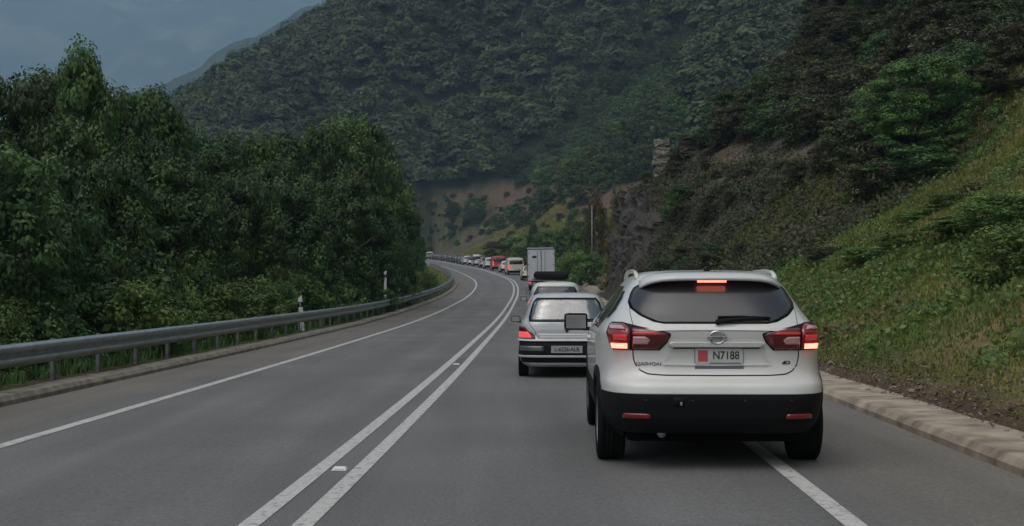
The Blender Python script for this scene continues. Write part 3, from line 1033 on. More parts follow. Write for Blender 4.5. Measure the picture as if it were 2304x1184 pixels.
# ---------- the white crossover in front
def make_crossover():
    rt = empty("white_suv")
    S = Shell([(.30, .82, .16, 4.20, 6.5), (.37, .86, .07, 4.30, 6.5), (.50, .892, .02, 4.34, 6.5), (.60, .90, 0, 4.36, 6.5), (.66, .902, .012, 4.36, 6.5), (.70, .903, .03, 4.36, 6.5),
               (.745, .903, .085, 4.35, 6.2), (.80, .903, .125, 4.33, 6), (.95, .903, .150, 4.20, 6), (1.03, .900, .140, 3.80, 6), (1.09, .890, .125, 3.38, 5.8), (1.13, .872, .128, 3.22, 5.6),
               (1.18, .838, .175, 3.10, 5.4), (1.25, .79, .245, 2.98, 5.2), (1.35, .728, .335, 2.80, 5), (1.45, .672, .425, 2.58, 4.6), (1.51, .632, .485, 2.40, 4.2),
               (1.555, .585, .54, 2.25, 4.0), (1.587, .53, .60, 2.10, 3.8), (1.608, .44, .75, 1.95, 3.4), (1.619, .28, 1.0, 1.75, 3)])
    arches = [(.84, .345, .40), (3.49, .345, .40)]
    cut = arch_cut(arches)
    zs_low = [.30, .34, .38, .42, .46, .50, .54, .58, .612, .622]
    zs_up = [.626, .634, .65, .67, .69, .71, .73, .75, .775, .80, .85, .90, .95, .99, 1.03, 1.06, 1.09, 1.11, 1.13, 1.155, 1.18, 1.21, 1.25, 1.30, 1.35, 1.40, 1.45, 1.48, 1.51, 1.53, 1.54, 1.555, 1.57, 1.582, 1.592, 1.60, 1.608, 1.614, 1.619]
    S.body("bumper", zs_low, [M['black_plastic'], M['underside']], rt, cut=cut, cap_top=False)
    # the painted body overhangs the black bumper by a few millimetres
    S.body("body", zs_up, [M['white_paint'], M['underside']], rt, cut=cut, cap_bot=True)
    # underbody between the wheels
    box("underbody", (0, 2.20, .35), (1.36, 3.7, .28), M['underside'], rt, bevel=.05)
    tube("exhaust", [(-.42, .35, .30), (-.42, .16, .295)], .032, M['galv_old'], rt, 12)
    tube("rear_axle", [(-.68, .84, .33), (.68, .84, .33)], .05, M['underside'], rt, 10)
    for sd in (-1, 1):
        for ay, az, ar in arches:
            arch_lip(S, ay, az, ar, sd, M['black_plastic'], rt)
            add_wheel(rt, sd * .785, ay, .345, .225, sd)
    # rear window, black surround first, then the tinted pane
    S.patch("window_surround", [(1.178, -.40, .40), (1.19, -.47, .47), (1.24, -.575, .575), (1.30, -.645, .645), (1.35, -.655, .655), (1.42, -.63, .63), (1.47, -.60, .60), (1.505, -.54, .54), (1.528, -.40, .40)], M['black_plastic'], rt, off=.003, na=30, nz=26)
    win = S.patch("rear_window", [(1.186, -.37, .37), (1.20, -.455, .455), (1.25, -.57, .57), (1.30, -.628, .628), (1.35, -.642, .642), (1.42, -.615, .615), (1.47, -.58, .58), (1.50, -.52, .52), (1.522, -.40, .40)], M['rear_glass'], rt, off=.010, na=30, nz=26, bulge=.018)
    # side glass
    for sd, by in ((1, 'y'), (-1, '-y')):
        S.patch("side_window", [(1.10, 2.0, 3.02), (1.16, 1.9, 2.96), (1.30, 1.86, 2.72), (1.44, 1.86, 2.42), (1.485, 1.9, 2.22)], M['dark_glass'], rt, off=.005, na=12, nz=10, by=by)
        S.patch("side_window", [(1.12, 1.02, 1.86), (1.18, .92, 1.82), (1.30, .92, 1.78), (1.44, .98, 1.80), (1.48, 1.06, 1.82)], M['dark_glass'], rt, off=.005, na=12, nz=10, by=by)
        S.patch("quarter_window", [(1.21, .72, .86), (1.28, .66, .87), (1.38, .72, .90), (1.44, .82, .93)], M['dark_glass'], rt, off=.005, na=8, nz=8, by=by)
        S.strip("door_seam", [(.48, 1.95), (1.09, 1.95)], .008, M['seam'], rt, by=by)
        S.strip("door_seam", [(.50, 1.25), (.80, 1.05), (1.09, .98)], .008, M['seam'], rt, by=by)
        S.patch("sill_cladding", [(.31, 1.36, 2.98), (.42, 1.33, 3.01), (.45, 1.32, 3.02)], M['black_plastic'], rt, off=.012, na=12, nz=4, by=by)
        S.patch("door_handle", [(.965, 2.05, 2.25), (.99, 2.03, 2.26), (1.01, 2.05, 2.25)], M['white_paint'], rt, off=.03, na=6, nz=4, by=by)
    # spoiler over the window, with the high brake light under its edge
    V, F = [], []
    prof = [(.70, 1.606), (.52, 1.596), (.40, 1.568), (.372, 1.552), (.372, 1.530), (.42, 1.524), (.50, 1.524), (.60, 1.53)]
    xs_ = np.linspace(-1, 1, 29)
    for xx in xs_:
        hw = .56
        x = xx * hw
        k = abs(xx)
        dz = -.012 * k ** 2 - .060 * k ** 7
        dy = .045 * k ** 2 + .12 * k ** 8
        for (py_, pz_) in prof: V.append((x, py_ + dy, pz_ + dz))
    m_ = len(prof)
    for i in range(len(xs_) - 1):
        for j in range(m_):
            F.append((i * m_ + j, (i + 1) * m_ + j, (i + 1) * m_ + (j + 1) % m_, i * m_ + (j + 1) % m_))
    F.append(tuple(range(m_))); F.append(tuple((len(xs_) - 1) * m_ + j for j in range(m_))[::-1])
    sp = mesh_obj("spoiler", V, F, M['white_paint'], rt)
    bm = bmesh.new(); box_bm(bm, (0, .415, 1.519), (.225, .05, .018), .004)
    bm_obj("high_brake_light", bm, M['high_brake'], rt)
    # tailgate outline and details
    for sg in (-1, 1):
        S.strip("tailgate_seam", [(1.16, sg * .634), (1.02, sg * .640), (.90, sg * .634), (.84, sg * .615), (.80, sg * .575), (.778, sg * .52), (.770, sg * .40), (.768, 0)], .010, M['seam'], rt)
        S.strip("tailgate_seam", [(1.17, sg * .634), (1.25, sg * .645), (1.33, sg * .645)], .006, M['seam'], rt)
        # light cluster: body lens + lid lens, lit bars
        S.patch("light_surround", [(.966, sg * 0.433, sg * 0.782), (1.03, sg * 0.375, sg * 0.810), (1.097, sg * 0.345, sg * 0.829), (1.112, sg * 0.364, sg * 0.827), (1.15, sg * 0.552, sg * 0.804), (1.188, sg * 0.705, sg * 0.782)],
                M['black_plastic'], rt, off=.006 * 1, na=22, nz=14, depth=.03)
        lens = S.patch("tail_light", [(.974, sg * 0.659, sg * 0.778), (1.03, sg * 0.659, sg * 0.804), (1.10, sg * 0.659, sg * 0.820), (1.145, sg * 0.659, sg * 0.804), (1.178, sg * 0.701, sg * 0.784)], M['red_lens'], rt, off=.020, na=12, nz=10, depth=.03, bulge=.012)
        S.patch("brake_bar", [(.978, sg * 0.671, sg * 0.769), (1.018, sg * 0.671, sg * 0.778)], M['brake'], lens, off=.034, na=8, nz=4, depth=.02)
        S.patch("tail_glow", [(1.045, sg * 0.671, sg * 0.757), (1.09, sg * 0.671, sg * 0.765)], M['tail_lit'], lens, off=.036, na=8, nz=4, depth=.01)
        S.patch("clear_strip", [(1.135, sg * 0.680, sg * 0.791), (1.165, sg * 0.705, sg * 0.782)], M['pale_lens'], lens, off=.034, na=8, nz=4, depth=.01)
        lid = S.patch("tail_light", [(.974, sg * 0.450, sg * 0.637), (1.03, sg * 0.392, sg * 0.637), (1.092, sg * 0.360, sg * 0.637), (1.108, sg * 0.390, sg * 0.637), (1.145, sg * 0.569, sg * 0.637)], M['dark_red_lens'], rt, off=.018, na=16, nz=10, depth=.03, bulge=.01)
        S.patch("reversing_light", [(1.015, sg * 0.526, sg * 0.629), (1.05, sg * 0.501, sg * 0.629), (1.075, sg * 0.543, sg * 0.629)], M['pale_lens'], lid, off=.029, na=10, nz=5, depth=.01)
        S.patch("tail_tube", [(1.095, sg * 0.433, sg * 0.633), (1.112, sg * 0.467, sg * 0.633)], M['tail_lit'], lid, off=.027, na=10, nz=3, depth=.01)
        # bumper reflectors
        S.patch("bumper_reflector", [(.428, sg * .515, sg * .715), (.450, sg * .51, sg * .72), (.468, sg * .525, sg * .705)], M['red_lens'], rt, off=.010, na=10, nz=4)
        # roof rails
        tube("roof_rail", [(sg * .565, .80, 1.535), (sg * .565, .86, 1.575), (sg * .567, .98, 1.597), (sg * .570, 1.3, 1.612), (sg * .572, 1.9, 1.612), (sg * .57, 2.2, 1.58), (sg * .568, 2.3, 1.54)], .019, M['white_paint'], rt, 10)
    # moulded handle bar and plate recess
    S.patch("tailgate_trim", [(.992, -.335, .335), (1.003, -.365, .365), (1.022, -.37, .37), (1.034, -.35, .35)], M['white_paint'], rt, off=.036, na=20, nz=6, depth=.05)
    S.patch("handle_slot_shade", [(.978, -.33, .33), (.990, -.33, .33)], M['seam'], rt, off=.004, na=14, nz=3)  # dark strip for the handle slot, with the bar's shadow painted into it
    for sg in (-1, 1):
        S.strip("plate_recess", [(.985, sg * .34), (.93, sg * .36), (.865, sg * .41), (.85, sg * .40)], .008, M['white_paint'], rt, off=.012)
    S.strip("swage_line", [(.858, -.41), (.852, 0), (.858, .41)], .016, M['white_paint'], rt, off=.016)
    S.strip("swage_line", [(1.128, -.60), (1.138, -.3), (1.140, 0), (1.138, .3), (1.128, .60)], .020, M['white_paint'], rt, off=.014)
    # number plate, as on the car: red crest, letter and digits
    yb = S.pt(.92, 0, .014)[1]
    pl = box("number_plate", (.02, yb, .918), (.365, .012, .128), M['plate_white'], rt, bevel=.003)
    pl.data.transform(Matrix.Translation((-.02, -yb, -.918))); pl.location = (.02, yb, .918); pl.rotation_euler = (R(-5), 0, 0)
    box("crest", (-.125, -.0065, .004), (.075, .004, .088), M['plate_red'], pl, bevel=.001)
    text_obj("lettering", "N7188", .088, (.052, -.0075, .006), M['ink'], pl, sx=.84, bold=.0012)
    box("lower_strip", (.045, -.0065, -.053), (.24, .003, .008), M['grey_paint'], pl)
    box("plate_bracket", (.02, yb + .006, .90), (.375, .008, .165), M['grey_paint'], rt, rot=Matrix.Rotation(R(-5), 3, 'X'))
    # ring and bar emblem
    zb = 1.07
    yb = S.pt(zb, 0, .012)[1]
    bg = empty("emblem", (0, yb - .012, zb), (R(4), 0, 0), rt)
    V, F = [], []
    n = 28
    for k in range(n):
        q = 2 * math.pi * k / n
        for rr, yy in ((.045, .012), (.045, -.004), (.054, -.008), (.062, -.004), (.062, .012)):
            V.append((math.cos(q) * rr * 1.08, yy, math.sin(q) * rr * .92))
    for k in range(n):
        for j in range(4):
            F.append((k * 5 + j, k * 5 + j + 1, ((k + 1) % n) * 5 + j + 1, ((k + 1) % n) * 5 + j))
    mesh_obj("ring", V, F, M['chrome'], bg)
    box("bar", (0, -.006, 0), (.150, .012, .026), M['chrome'], bg, bevel=.003)
    text_obj("lettering", "NISSAN", .024, (0, -.0128, 0), M['ink'], bg, extr=.001)
    for nm, s, x, z, sz in (("lettering", "QASHQAI", -.52, .858, .036), ("lettering", "dCi", .535, .868, .036)):
        a = S.a_of_x(z, x); p = S.pt(z, a, .004); p2 = S.pt(z, a + .05, .004)
        ang = math.atan2((p2 - p).y, (p2 - p).x)
        text_obj(nm, s, sz, p, M['chrome'] if s == 'QASHQAI' else M['ink'], rt, rot=(R(90), 0, ang), extr=.003, sx=1.25, bold=.001)
    # wiper
    p0 = S.pt(1.195, 0.0, .035)
    wp = tube("wiper", [S.pt(1.19, .0, .03), S.pt(1.205, .09, .042), S.pt(1.222, .24, .042), S.pt(1.215, .37, .036)], [.022, .018, .012, .008], M['black_plastic'], rt, 8)
    tube("wiper_blade", [S.pt(1.232, .02, .034), S.pt(1.236, .20, .034), S.pt(1.224, .42, .032)], .010, M['black_plastic'], wp, 6)
    # roof aerial
    bm = bmesh.new()
    vv = [bm.verts.new(v) for v in ((-.02, .68, 1.60), (.02, .68, 1.60), (.02, .90, 1.61), (-.02, .90, 1.61), (-.006, .69, 1.645), (.006, .69, 1.645), (.006, .76, 1.636), (-.006, .76, 1.636))]
    for f in ((3, 2, 1, 0), (0, 1, 5, 4), (1, 2, 6, 5), (2, 3, 7, 6), (3, 0, 4, 7), (4, 5, 6, 7)): bm.faces.new([vv[i] for i in f])
    bm_obj("aerial", bm, M['black_plastic'], rt)
    mirror_part(rt, -.862, 2.78, 1.12, -1, M['black_plastic'], w=.23, h=.17)
    mirror_part(rt, .862, 2.78, 1.12, 1, M['black_plastic'], w=.23, h=.17)
    # towing eye cover and sensors on the bumper, diffuser edge below
    S.patch("towing_eye_cover", [(.53, -.34, -.26), (.60, -.34, -.26)], M['black_plastic'], rt, off=.006, na=5, nz=4)
    p = S.pt(.552, -.285, .012)
    box("towing_eye_slot", p, (.016, .008, .028), M['chrome'], rt, bevel=.003)
    for x in (-.55, -.2, .2, .55):
        p = S.pt(.575, S.a_of_x(.575, x), .004)
        tube("parking_sensor", [p + Vector((0, .01, 0)), p + Vector((0, -.004, 0))], .011, M['seam'], rt, 10)
    S.strip("bumper_lip", [(.405, -.60), (.40, 0), (.405, .60)], .022, M['black_plastic'], rt, off=.014)
    return rt


# ---------- the older silver hatchback, seen through from behind
def make_hatchback():
    rt = empty("silver_hatchback")
    S = Shell([(.18, .70, .14, 3.40, 6.5), (.24, .76, .05, 3.50, 6.5), (.34, .79, .0, 3.55, 6.5), (.48, .795, .0, 3.56, 6.5), (.60, .795, .03, 3.55, 6.5), (.63, .793, .075, 3.54, 6.2), (.75, .788, .095, 3.45, 6),
               (.82, .775, .105, 3.05, 6), (.88, .755, .115, 2.72, 5.6), (.93, .725, .14, 2.58, 5.4), (1.10, .655, .235, 2.22, 5), (1.25, .595, .33, 1.90, 4.6), (1.31, .555, .39, 1.72, 4.2), (1.345, .50, .46, 1.58, 4), (1.365, .40, .58, 1.45, 3.5), (1.375, .25, .8, 1.25, 3)])
    arches = [(.62, .28, .32), (2.96, .28, .32)]
    ac = arch_cut(arches, .7, .5)
    rw = [(.925, -.575, .575), (.96, -.60, .60), (1.10, -.565, .565), (1.22, -.525, .525), (1.275, -.47, .47)]
    ws = [(.93, 0, .60), (1.25, 0, .48)]
    def in_rows(rows, x, z, m):
        z0 = [r[0] for r in rows]
        if z < z0[0] + m or z > z0[-1] - m: return False
        return np.interp(z, z0, [r[1] for r in rows]) + m < x < np.interp(z, z0, [r[2] for r in rows]) - m
    def cut(x, y, z):
        if ac(x, y, z): return True
        if y < .6 and in_rows(rw, x, z, .015): return True
        if y > 1.3 and .90 < z < 1.27 and abs(x) < np.interp(z, [.9, 1.27], [.62, .48]): return True
        if .75 < y < 2.0 and abs(x) > .5 and .93 < z < 1.24 and not (1.28 < y < 1.36): return True
        return False
    zs = [.18, .21, .24, .28, .32, .36, .40, .44, .48, .52, .56, .59, .61, .63, .66, .70, .75, .79, .82, .85, .88, .90] + list(np.arange(.92, 1.30, .02)) + [1.31, 1.33, 1.345, 1.355, 1.365, 1.371, 1.375]
    S.body("body", zs, [M['silver_paint'], M['underside']], rt, cut=cut)
    box("underbody", (0, 1.85, .27), (1.2, 3.0, .2), M['underside'], rt, bevel=.04)
    # bumper: dark band with plate recess, bright edges
    S.patch("bumper_band", [(.372, -.76, .76), (.60, -.755, .755)], M['black_plastic'], rt, off=.012, na=34, nz=6)
    S.patch("bumper_top", [(.602, -.765, .765), (.628, -.76, .76)], M['silver_paint'], rt, off=.05, na=34, nz=4, depth=.07)
    S.patch("bumper_insert", [(.44, -.73, -.37), (.52, -.73, -.37)], M['grey_paint'], rt, off=.022, na=12, nz=4)
    S.patch("bumper_insert", [(.44, .37, .73), (.52, .37, .73)], M['grey_paint'], rt, off=.022, na=12, nz=4)
    S.patch("bumper_strip", [(.338, -.74, .74), (.372, -.75, .75)], M['silver_paint'], rt, off=.040, na=34, nz=4, depth=.06)
    S.patch("valance", [(.255, -.72, .72), (.336, -.735, .735)], M['black_plastic'], rt, off=.010, na=30, nz=4)
    S.patch("skirt", [(.185, -.58, .58), (.238, -.60, .60)], M['silver_paint'], rt, off=.030, na=26, nz=4, depth=.06)
    pl = box("number_plate", (.0, 0, 0), (.50, .012, .115), M['plate_grey'], rt, bevel=.003)
    pl.location = (-.0, -.030, .47)
    text_obj("lettering", "L-6226-ALB", .092, (0, -.008, 0), M['ink'], pl, sx=.88, bold=.001)
    # glass
    S.patch("window_seal", [(.905, -.60, .60), (.925, -.61, .61)], M['black_plastic'], rt, off=.004, na=24, nz=3)
    S.patch("rear_window", rw, M['clear_glass'], rt, off=.004, na=24, nz=14, depth=.004)
    for sg in (-1, 1):
        S.strip("window_seal", [(.925, sg * .585), (.96, sg * .603), (1.10, sg * .568), (1.22, sg * .528), (1.275, sg * .475)], .03, M['black_plastic'], rt, off=.008)
    S.strip("window_seal", [(1.278, -.48), (1.282, 0), (1.278, .48)], .028, M['black_plastic'], rt, off=.008)
    for by in ('y', '-y'):
        S.patch("side_window", [(.935, .74, 2.02), (1.10, .76, 1.86), (1.235, .80, 1.62)], M['clear_glass'], rt, off=.004, na=14, nz=8, depth=.004, by=by)
        S.strip("rubbing_strip", [(.50, .98), (.50, 2.6)], .05, M['black_plastic'], rt, off=.01, by=by)
    # windscreen as a plain curved pane over its opening
    V, F = [], []
    for z in np.linspace(.90, 1.27, 6):
        P, d = S.half(z)
        hw = np.interp(z, [.9, 1.27], [.63, .49])
        fr = P[len(P) // 2:]
        for x in np.linspace(-hw, hw, 11):
            V.append((x, float(np.interp(abs(x), fr[::-1, 0], fr[::-1, 1])) + .003, z))
    for j in range(5):
        for k in range(10): F.append((j * 11 + k + 1, j * 11 + k, (j + 1) * 11 + k, (j + 1) * 11 + k + 1))
    mesh_obj("windscreen", V, F, M['clear_glass'], rt)
    # cabin
    for x in (-.33, .33):
        st = box("seat", (x, 1.62, .70), (.46, .14, .58), M['seat'], rt, bevel=.05, rot=None)
        box("headrest", (x, 1.60, 1.08), (.24, .09, .15), M['seat'], st, bevel=.035)
    box("rear_bench", (0, .78, .70), (1.15, .16, .42), M['seat'], rt, bevel=.05)
    box("dashboard", (0, 2.45, .74), (1.25, .40, .24), M['seat'], rt, bevel=.06)
    box("cabin_floor", (0, 1.6, .42), (1.3, 2.2, .06), M['underside'], rt)
    box("parcel_shelf", (0, .46, .865), (1.05, .5, .02), M['seat'], rt)
    box("rear_view_mirror", (0, 1.86, 1.19), (.20, .03, .06), M['black_plastic'], rt, bevel=.01)
    for sg in (-1, 1):
        for ay, az, ar in arches:
            arch_lip(S, ay, az, ar, sg, M['silver_paint'], rt, w=.035, off=.008)
            add_wheel(rt, sg * .70, ay, .275, .165, sg, 6)
        lt = S.patch("tail_light", [(.635, sg * .50, sg * .77), (.70, sg * .52, sg * .775), (.77, sg * .60, sg * .772), (.83, sg * .68, sg * .756)], M['dark_red_lens'], rt, off=.012, na=14, nz=8, bulge=.012)
        S.patch("lit_lens", [(.650, sg * .56, sg * .75), (.70, sg * .575, sg * .755), (.745, sg * .62, sg * .75)], M['tail_soft'], lt, off=.026, na=10, nz=5)
        mirror_part(rt, sg * .74, 2.12, .90, sg, M['black_plastic'], w=.17, h=.11)
        S.strip("tailgate_seam", [(.92, sg * .625), (.75, sg * .50), (.64, sg * .49)], .007, M['seam'], rt)
    S.strip("tailgate_crease", [(.78, -.45), (.785, 0), (.78, .45)], .012, M['silver_paint'], rt, off=.012)
    S.patch("tailgate_panel", [(.640, -.47, .47), (.715, -.48, .48)], M['silver_paint'], rt, off=-.001 + .008, na=16, nz=4)
    # standing lion emblem, reduced to its dark upright silhouette
    p = S.pt(.79, 0, .004)
    bm = bmesh.new()
    outl = [(-.012, -.05), (.022, -.05), (.016, -.02), (.034, -.03), (.030, -.005), (.020, .01), (.036, .022), (.026, .034), (.014, .026), (.016, .05), (-.008, .056), (-.026, .04), (-.018, .024), (-.034, .012), (-.030, -.004), (-.014, .002), (-.022, -.026)]
    fa = [bm.verts.new((x * 1.2, 0, z * 1.05)) for x, z in outl]
    fc = bm.faces.new(fa)
    ex = bmesh.ops.extrude_face_region(bm, geom=[fc])
    bmesh.ops.translate(bm, vec=(0, -.01, 0), verts=[v for v in ex['geom'] if isinstance(v, bmesh.types.BMVert)])
    bmesh.ops.recalc_face_normals(bm, faces=bm.faces)
    em = bm_obj("emblem", bm, M['ink'], rt); em.location = p
    tube("wiper", [S.pt(.925, .0, .03), S.pt(.945, .2, .035), S.pt(.95, .42, .03)], [.016, .012, .008], M['black_plastic'], rt, 6)
    return rt


# ---------- plainer cars of the queue
def make_car(name, H, W, L, belt, paint, van=False, rake=.3, lit=True):
    rt = empty(name)
    w = W / 2
    if van:
        rows = [(.25, w * .93, .10, L - .15, 7), (.45, w * .99, 0, L, 7), (.60, w, .02, L, 7), (.95, w, .05, L - .15, 7), (1.10, w * .985, .06, L - .55, 7), (belt + .15, w * .97, .07, L - .9, 7),
                (H - .25, w * .93, .12, L - 1.5, 6.5), (H - .10, w * .88, .17, L - 1.7, 6), (H - .03, w * .78, .26, L - 1.85, 5), (H, w * .5, .6, L - 2.2, 4)]
    else:
        rows = [(.20, w * .9, .12, L - .15, 6.5), (.35, w * .98, .01, L, 6.5), (.50, w, 0, L, 6.5), (.62, w, .05, L, 6.2), (belt - .12, w * .99, .10, L - .3, 6), (belt, w * .95, .12, L - 1.0, 5.6),
                (belt + .12, w * .88, .12 + rake * .35, L - 1.35, 5), (H - .15, w * .76, .12 + rake, L - 1.8, 4.6), (H - .06, w * .66, .2 + rake, L - 2.0, 4.2), (H - .02, w * .5, .4 + rake, L - 2.2, 3.6), (H, w * .3, .7 + rake, L - 2.4, 3)]
    S = Shell(rows)
    r = .31 if not van else .33
    arches = [(.75, r, r + .05), (L - .85, r, r + .05)]
    zs = list(np.linspace(rows[0][0], belt, 14)) + list(np.linspace(belt, H, 14))[1:]
    S.body("body", zs, [M[paint], M['underside']], rt, cut=arch_cut(arches, .75, .55))
    S.patch("bumper", [(rows[0][0] + .03, -w * .9, w * .9), (.42, -w * .97, w * .97), (.52, -w * .96, w * .96)], M['black_plastic'], rt, off=.015, na=20, nz=5)
    top = H - (.16 if not van else .28)
    wt_ = float(S.f[0](top)); wb = float(S.f[0](belt + .04))
    S.patch("rear_window", [(belt + .03, -wb * .78, wb * .78), ((belt + top) / 2, -wb * .80, wb * .80), (top, -wt_ * .80, wt_ * .80)], M['dark_glass'], rt, off=.008, na=16, nz=8)
    for sd, by in ((1, 'y'), (-1, '-y')):
        if not van:
            S.patch("side_window", [(belt + .03, .75 + rake, L - 1.5), (top, .9 + rake, L - 1.95)], M['dark_glass'], rt, off=.006, na=12, nz=6, by=by)
        else:
            S.patch("side_window", [(belt + .03, L - 1.9, L - 1.15), (top, L - 1.9, L - 1.55)], M['dark_glass'], rt, off=.006, na=8, nz=5, by=by)
        z0, z1 = (belt - .22, belt + .02) if not van else (.62, belt + .10)
        S.patch("tail_light", [(z0, sd * w * .74, sd * w * .93), (z1, sd * w * .80, sd * w * .92)], M['tail_soft'] if lit else M['red_lens'], rt, off=.012, na=8, nz=5)
        mirror_part(rt, sd * w * .93, L - 1.5, belt + .06, sd, M['black_plastic'])
        for ay, az, ar in arches: add_wheel(rt, sd * (w - .12), ay, r, .19, sd)
    pl = box("number_plate", (0, .03 if not van else -.0, belt - .22 if not van else .72), (.48, .02, .11), M['plate_white'], rt)
    box("underbody", (0, L / 2, .30), (W * .75, L - .7, .2), M['underside'], rt)
    return rt


def put_car(rt, Y, u, yaw=0.0, X=None):
    p = road_pt(np.array([Y]), np.array([u]), 0.0)[0]
    if X is not None: p[0] = X
    th = float(heading(Y)) + yaw
    gr = float((cz(Y + 2.5) - cz(Y)) / 2.5)
    rt.location = (p[0], p[1], float(road_pt(np.array([Y]), np.array([u]), 0.0)[0][2]))
    rt.rotation_mode = 'ZYX'
    rt.rotation_euler = (math.atan(gr), math.atan(-0.012), -th) if Y > 60 else (math.atan(gr), 0, -th)
    return rt


def copy_tree(o, parent=None, swap=None):
    c = o.copy()
    COL.objects.link(c)
    if parent is not None: c.parent = parent
    if swap and c.type == 'MESH':
        for sl in c.material_slots:
            nm_ = sl.material.name if sl.material else None
            if nm_ in swap:
                sl.link = 'OBJECT'
                sl.material = M[swap[nm_]]
    for ch in list(o.children): copy_tree(ch, c, swap)
    return c


QUEUE = "cars queuing in the right lane"
suv = make_crossover()
suv.scale = (1.04, 1, 1)
put_car(suv, 9.82, 0, X=1.63); suv.rotation_euler = (0, 0, -.031)
tag(suv, "white crossover SUV with glowing brake lights, nearest vehicle, straddling the edge line", "car", QUEUE)
hb = make_hatchback()
put_car(hb, 19.9, 0, X=.875); hb.rotation_euler = (0, 0, -.03)
tag(hb, "old silver hatchback with clear rear window, half hidden behind the white SUV", "car", QUEUE)

mpv = make_car("white_car", 1.63, 1.76, 4.3, 1.02, 'white_paint', rake=.28)
put_car(mpv, 36, 0, X=1.28)
tag(mpv, "white people carrier carrying a black roof box, ahead of the silver hatchback", "car", QUEUE)
# its roof box lies on two bars
rbx = empty("roof_box", (1.16, 37.0, 1.66), (0, 0, -.03))
tag(rbx, "long black roof box strapped on top of the white people carrier", "roof box")
bm = bmesh.new()
box_bm(bm, (0, .9, .14), (1.04, 2.0, .17), .06)
box_bm(bm, (0, .9, .225), (.96, 1.85, .07), .03)
bm_obj("shell", bm, M['black_plastic'], rbx, shade=True)
for yy in (.4, 1.4): box("roof_bar", (0, yy, .03), (1.16, .06, .05), M['galv_old'], rbx, bevel=.01)

hatch = make_car("dark_car", 1.45, 1.74, 4.1, .93, 'maroon_paint')
put_car(hatch, 60, 2.05)
tag(hatch, "dark maroon car mostly hidden behind the white people carrier", "car", QUEUE)

# box lorry
def make_lorry():
    rt = empty("box_lorry")
    bx = box("cargo_box", (0, 3.0, 2.10), (2.20, 5.8, 2.62), M['truck_box'], rt, bevel=.03)
    for sd in (-1, 1):
        dr = box("rear_door", (sd * .545, .075, 2.08), (1.03, .05, 2.46), M['truck_box'], rt, bevel=.01)
        dr['label'] = "left rear door with a dark oval mark" if sd < 0 else "plain right rear door"
        tube("locking_bar", [(sd * .30, .035, .90), (sd * .30, .035, 3.26)], .018, M['galv_old'], dr, 8)
        for z in (1.2, 2.1, 3.0): box("hinge", (sd * 1.0, .04, z), (.10, .03, .06), M['galv_old'], dr)
        for k in range(5):
            if sd > 0: box("door_rib", (sd * .545 - .36 + k * .18, .046, 2.08), (.035, .012, 2.3), M['truck_box'], dr)
        box("tail_light", (sd * .92, .06, .66), (.26, .05, .12), M['tail_soft'], rt, bevel=.01)
        for yy in (1.1, 5.9):
            V, F = tyre_mesh(.40, .26)
            wv = mesh_obj("wheel", V, F, M['tyre'], rt); wv.location = (sd * .86, yy, .40)
        box("mudguard", (sd * .86, .62, .55), (.34, .02, .50), M['black_plastic'], rt)
        mirror_part(rt, sd * 1.02, 7.0, 1.8, sd, M['black_plastic'], w=.2, h=.4)
    box("centre_seal", (0, .046, 2.08), (.05, .03, 2.5), M['truck_dark'], rt)
    box("corner_frame", (-1.11, .2, 2.08), (.05, .3, 2.6), M['truck_dark'], rt)
    box("header", (0, .07, 3.36), (2.18, .06, .12), M['truck_dark'], rt)
    # dark oval mark on the left door
    V = [(-.545 + math.cos(2 * math.pi * k / 20) * .20, .046, 2.72 + math.sin(2 * math.pi * k / 20) * .10) for k in range(20)] + [(-.545 + math.cos(2 * math.pi * k / 20) * .20, .056, 2.72 + math.sin(2 * math.pi * k / 20) * .10) for k in range(20)]
    F = [tuple(range(20))[::-1]] + [(k, (k + 1) % 20, 20 + (k + 1) % 20, 20 + k) for k in range(20)]
    mesh_obj("door_mark", V, F, M['ink'], rt, shade=False)
    box("chassis", (0, 3.4, .66), (.9, 6.6, .2), M['underside'], rt)
    bm = bmesh.new(); box_bm(bm, (0, .06, .50), (2.0, .10, .12), .02); bm_obj("under_run_bar", bm, M['galv_old'], rt)
    bm = bmesh.new(); box_bm(bm, (0, 6.85, 1.35), (1.95, 1.6, 1.75), .18); bm_obj("cab", bm, M['white_paint'], rt, shade=True)
    return rt


lorry = make_lorry()
put_car(lorry, 100, 2.05)
tag(lorry, "grey box lorry with double rear doors standing tall above the queue", "lorry", QUEUE)

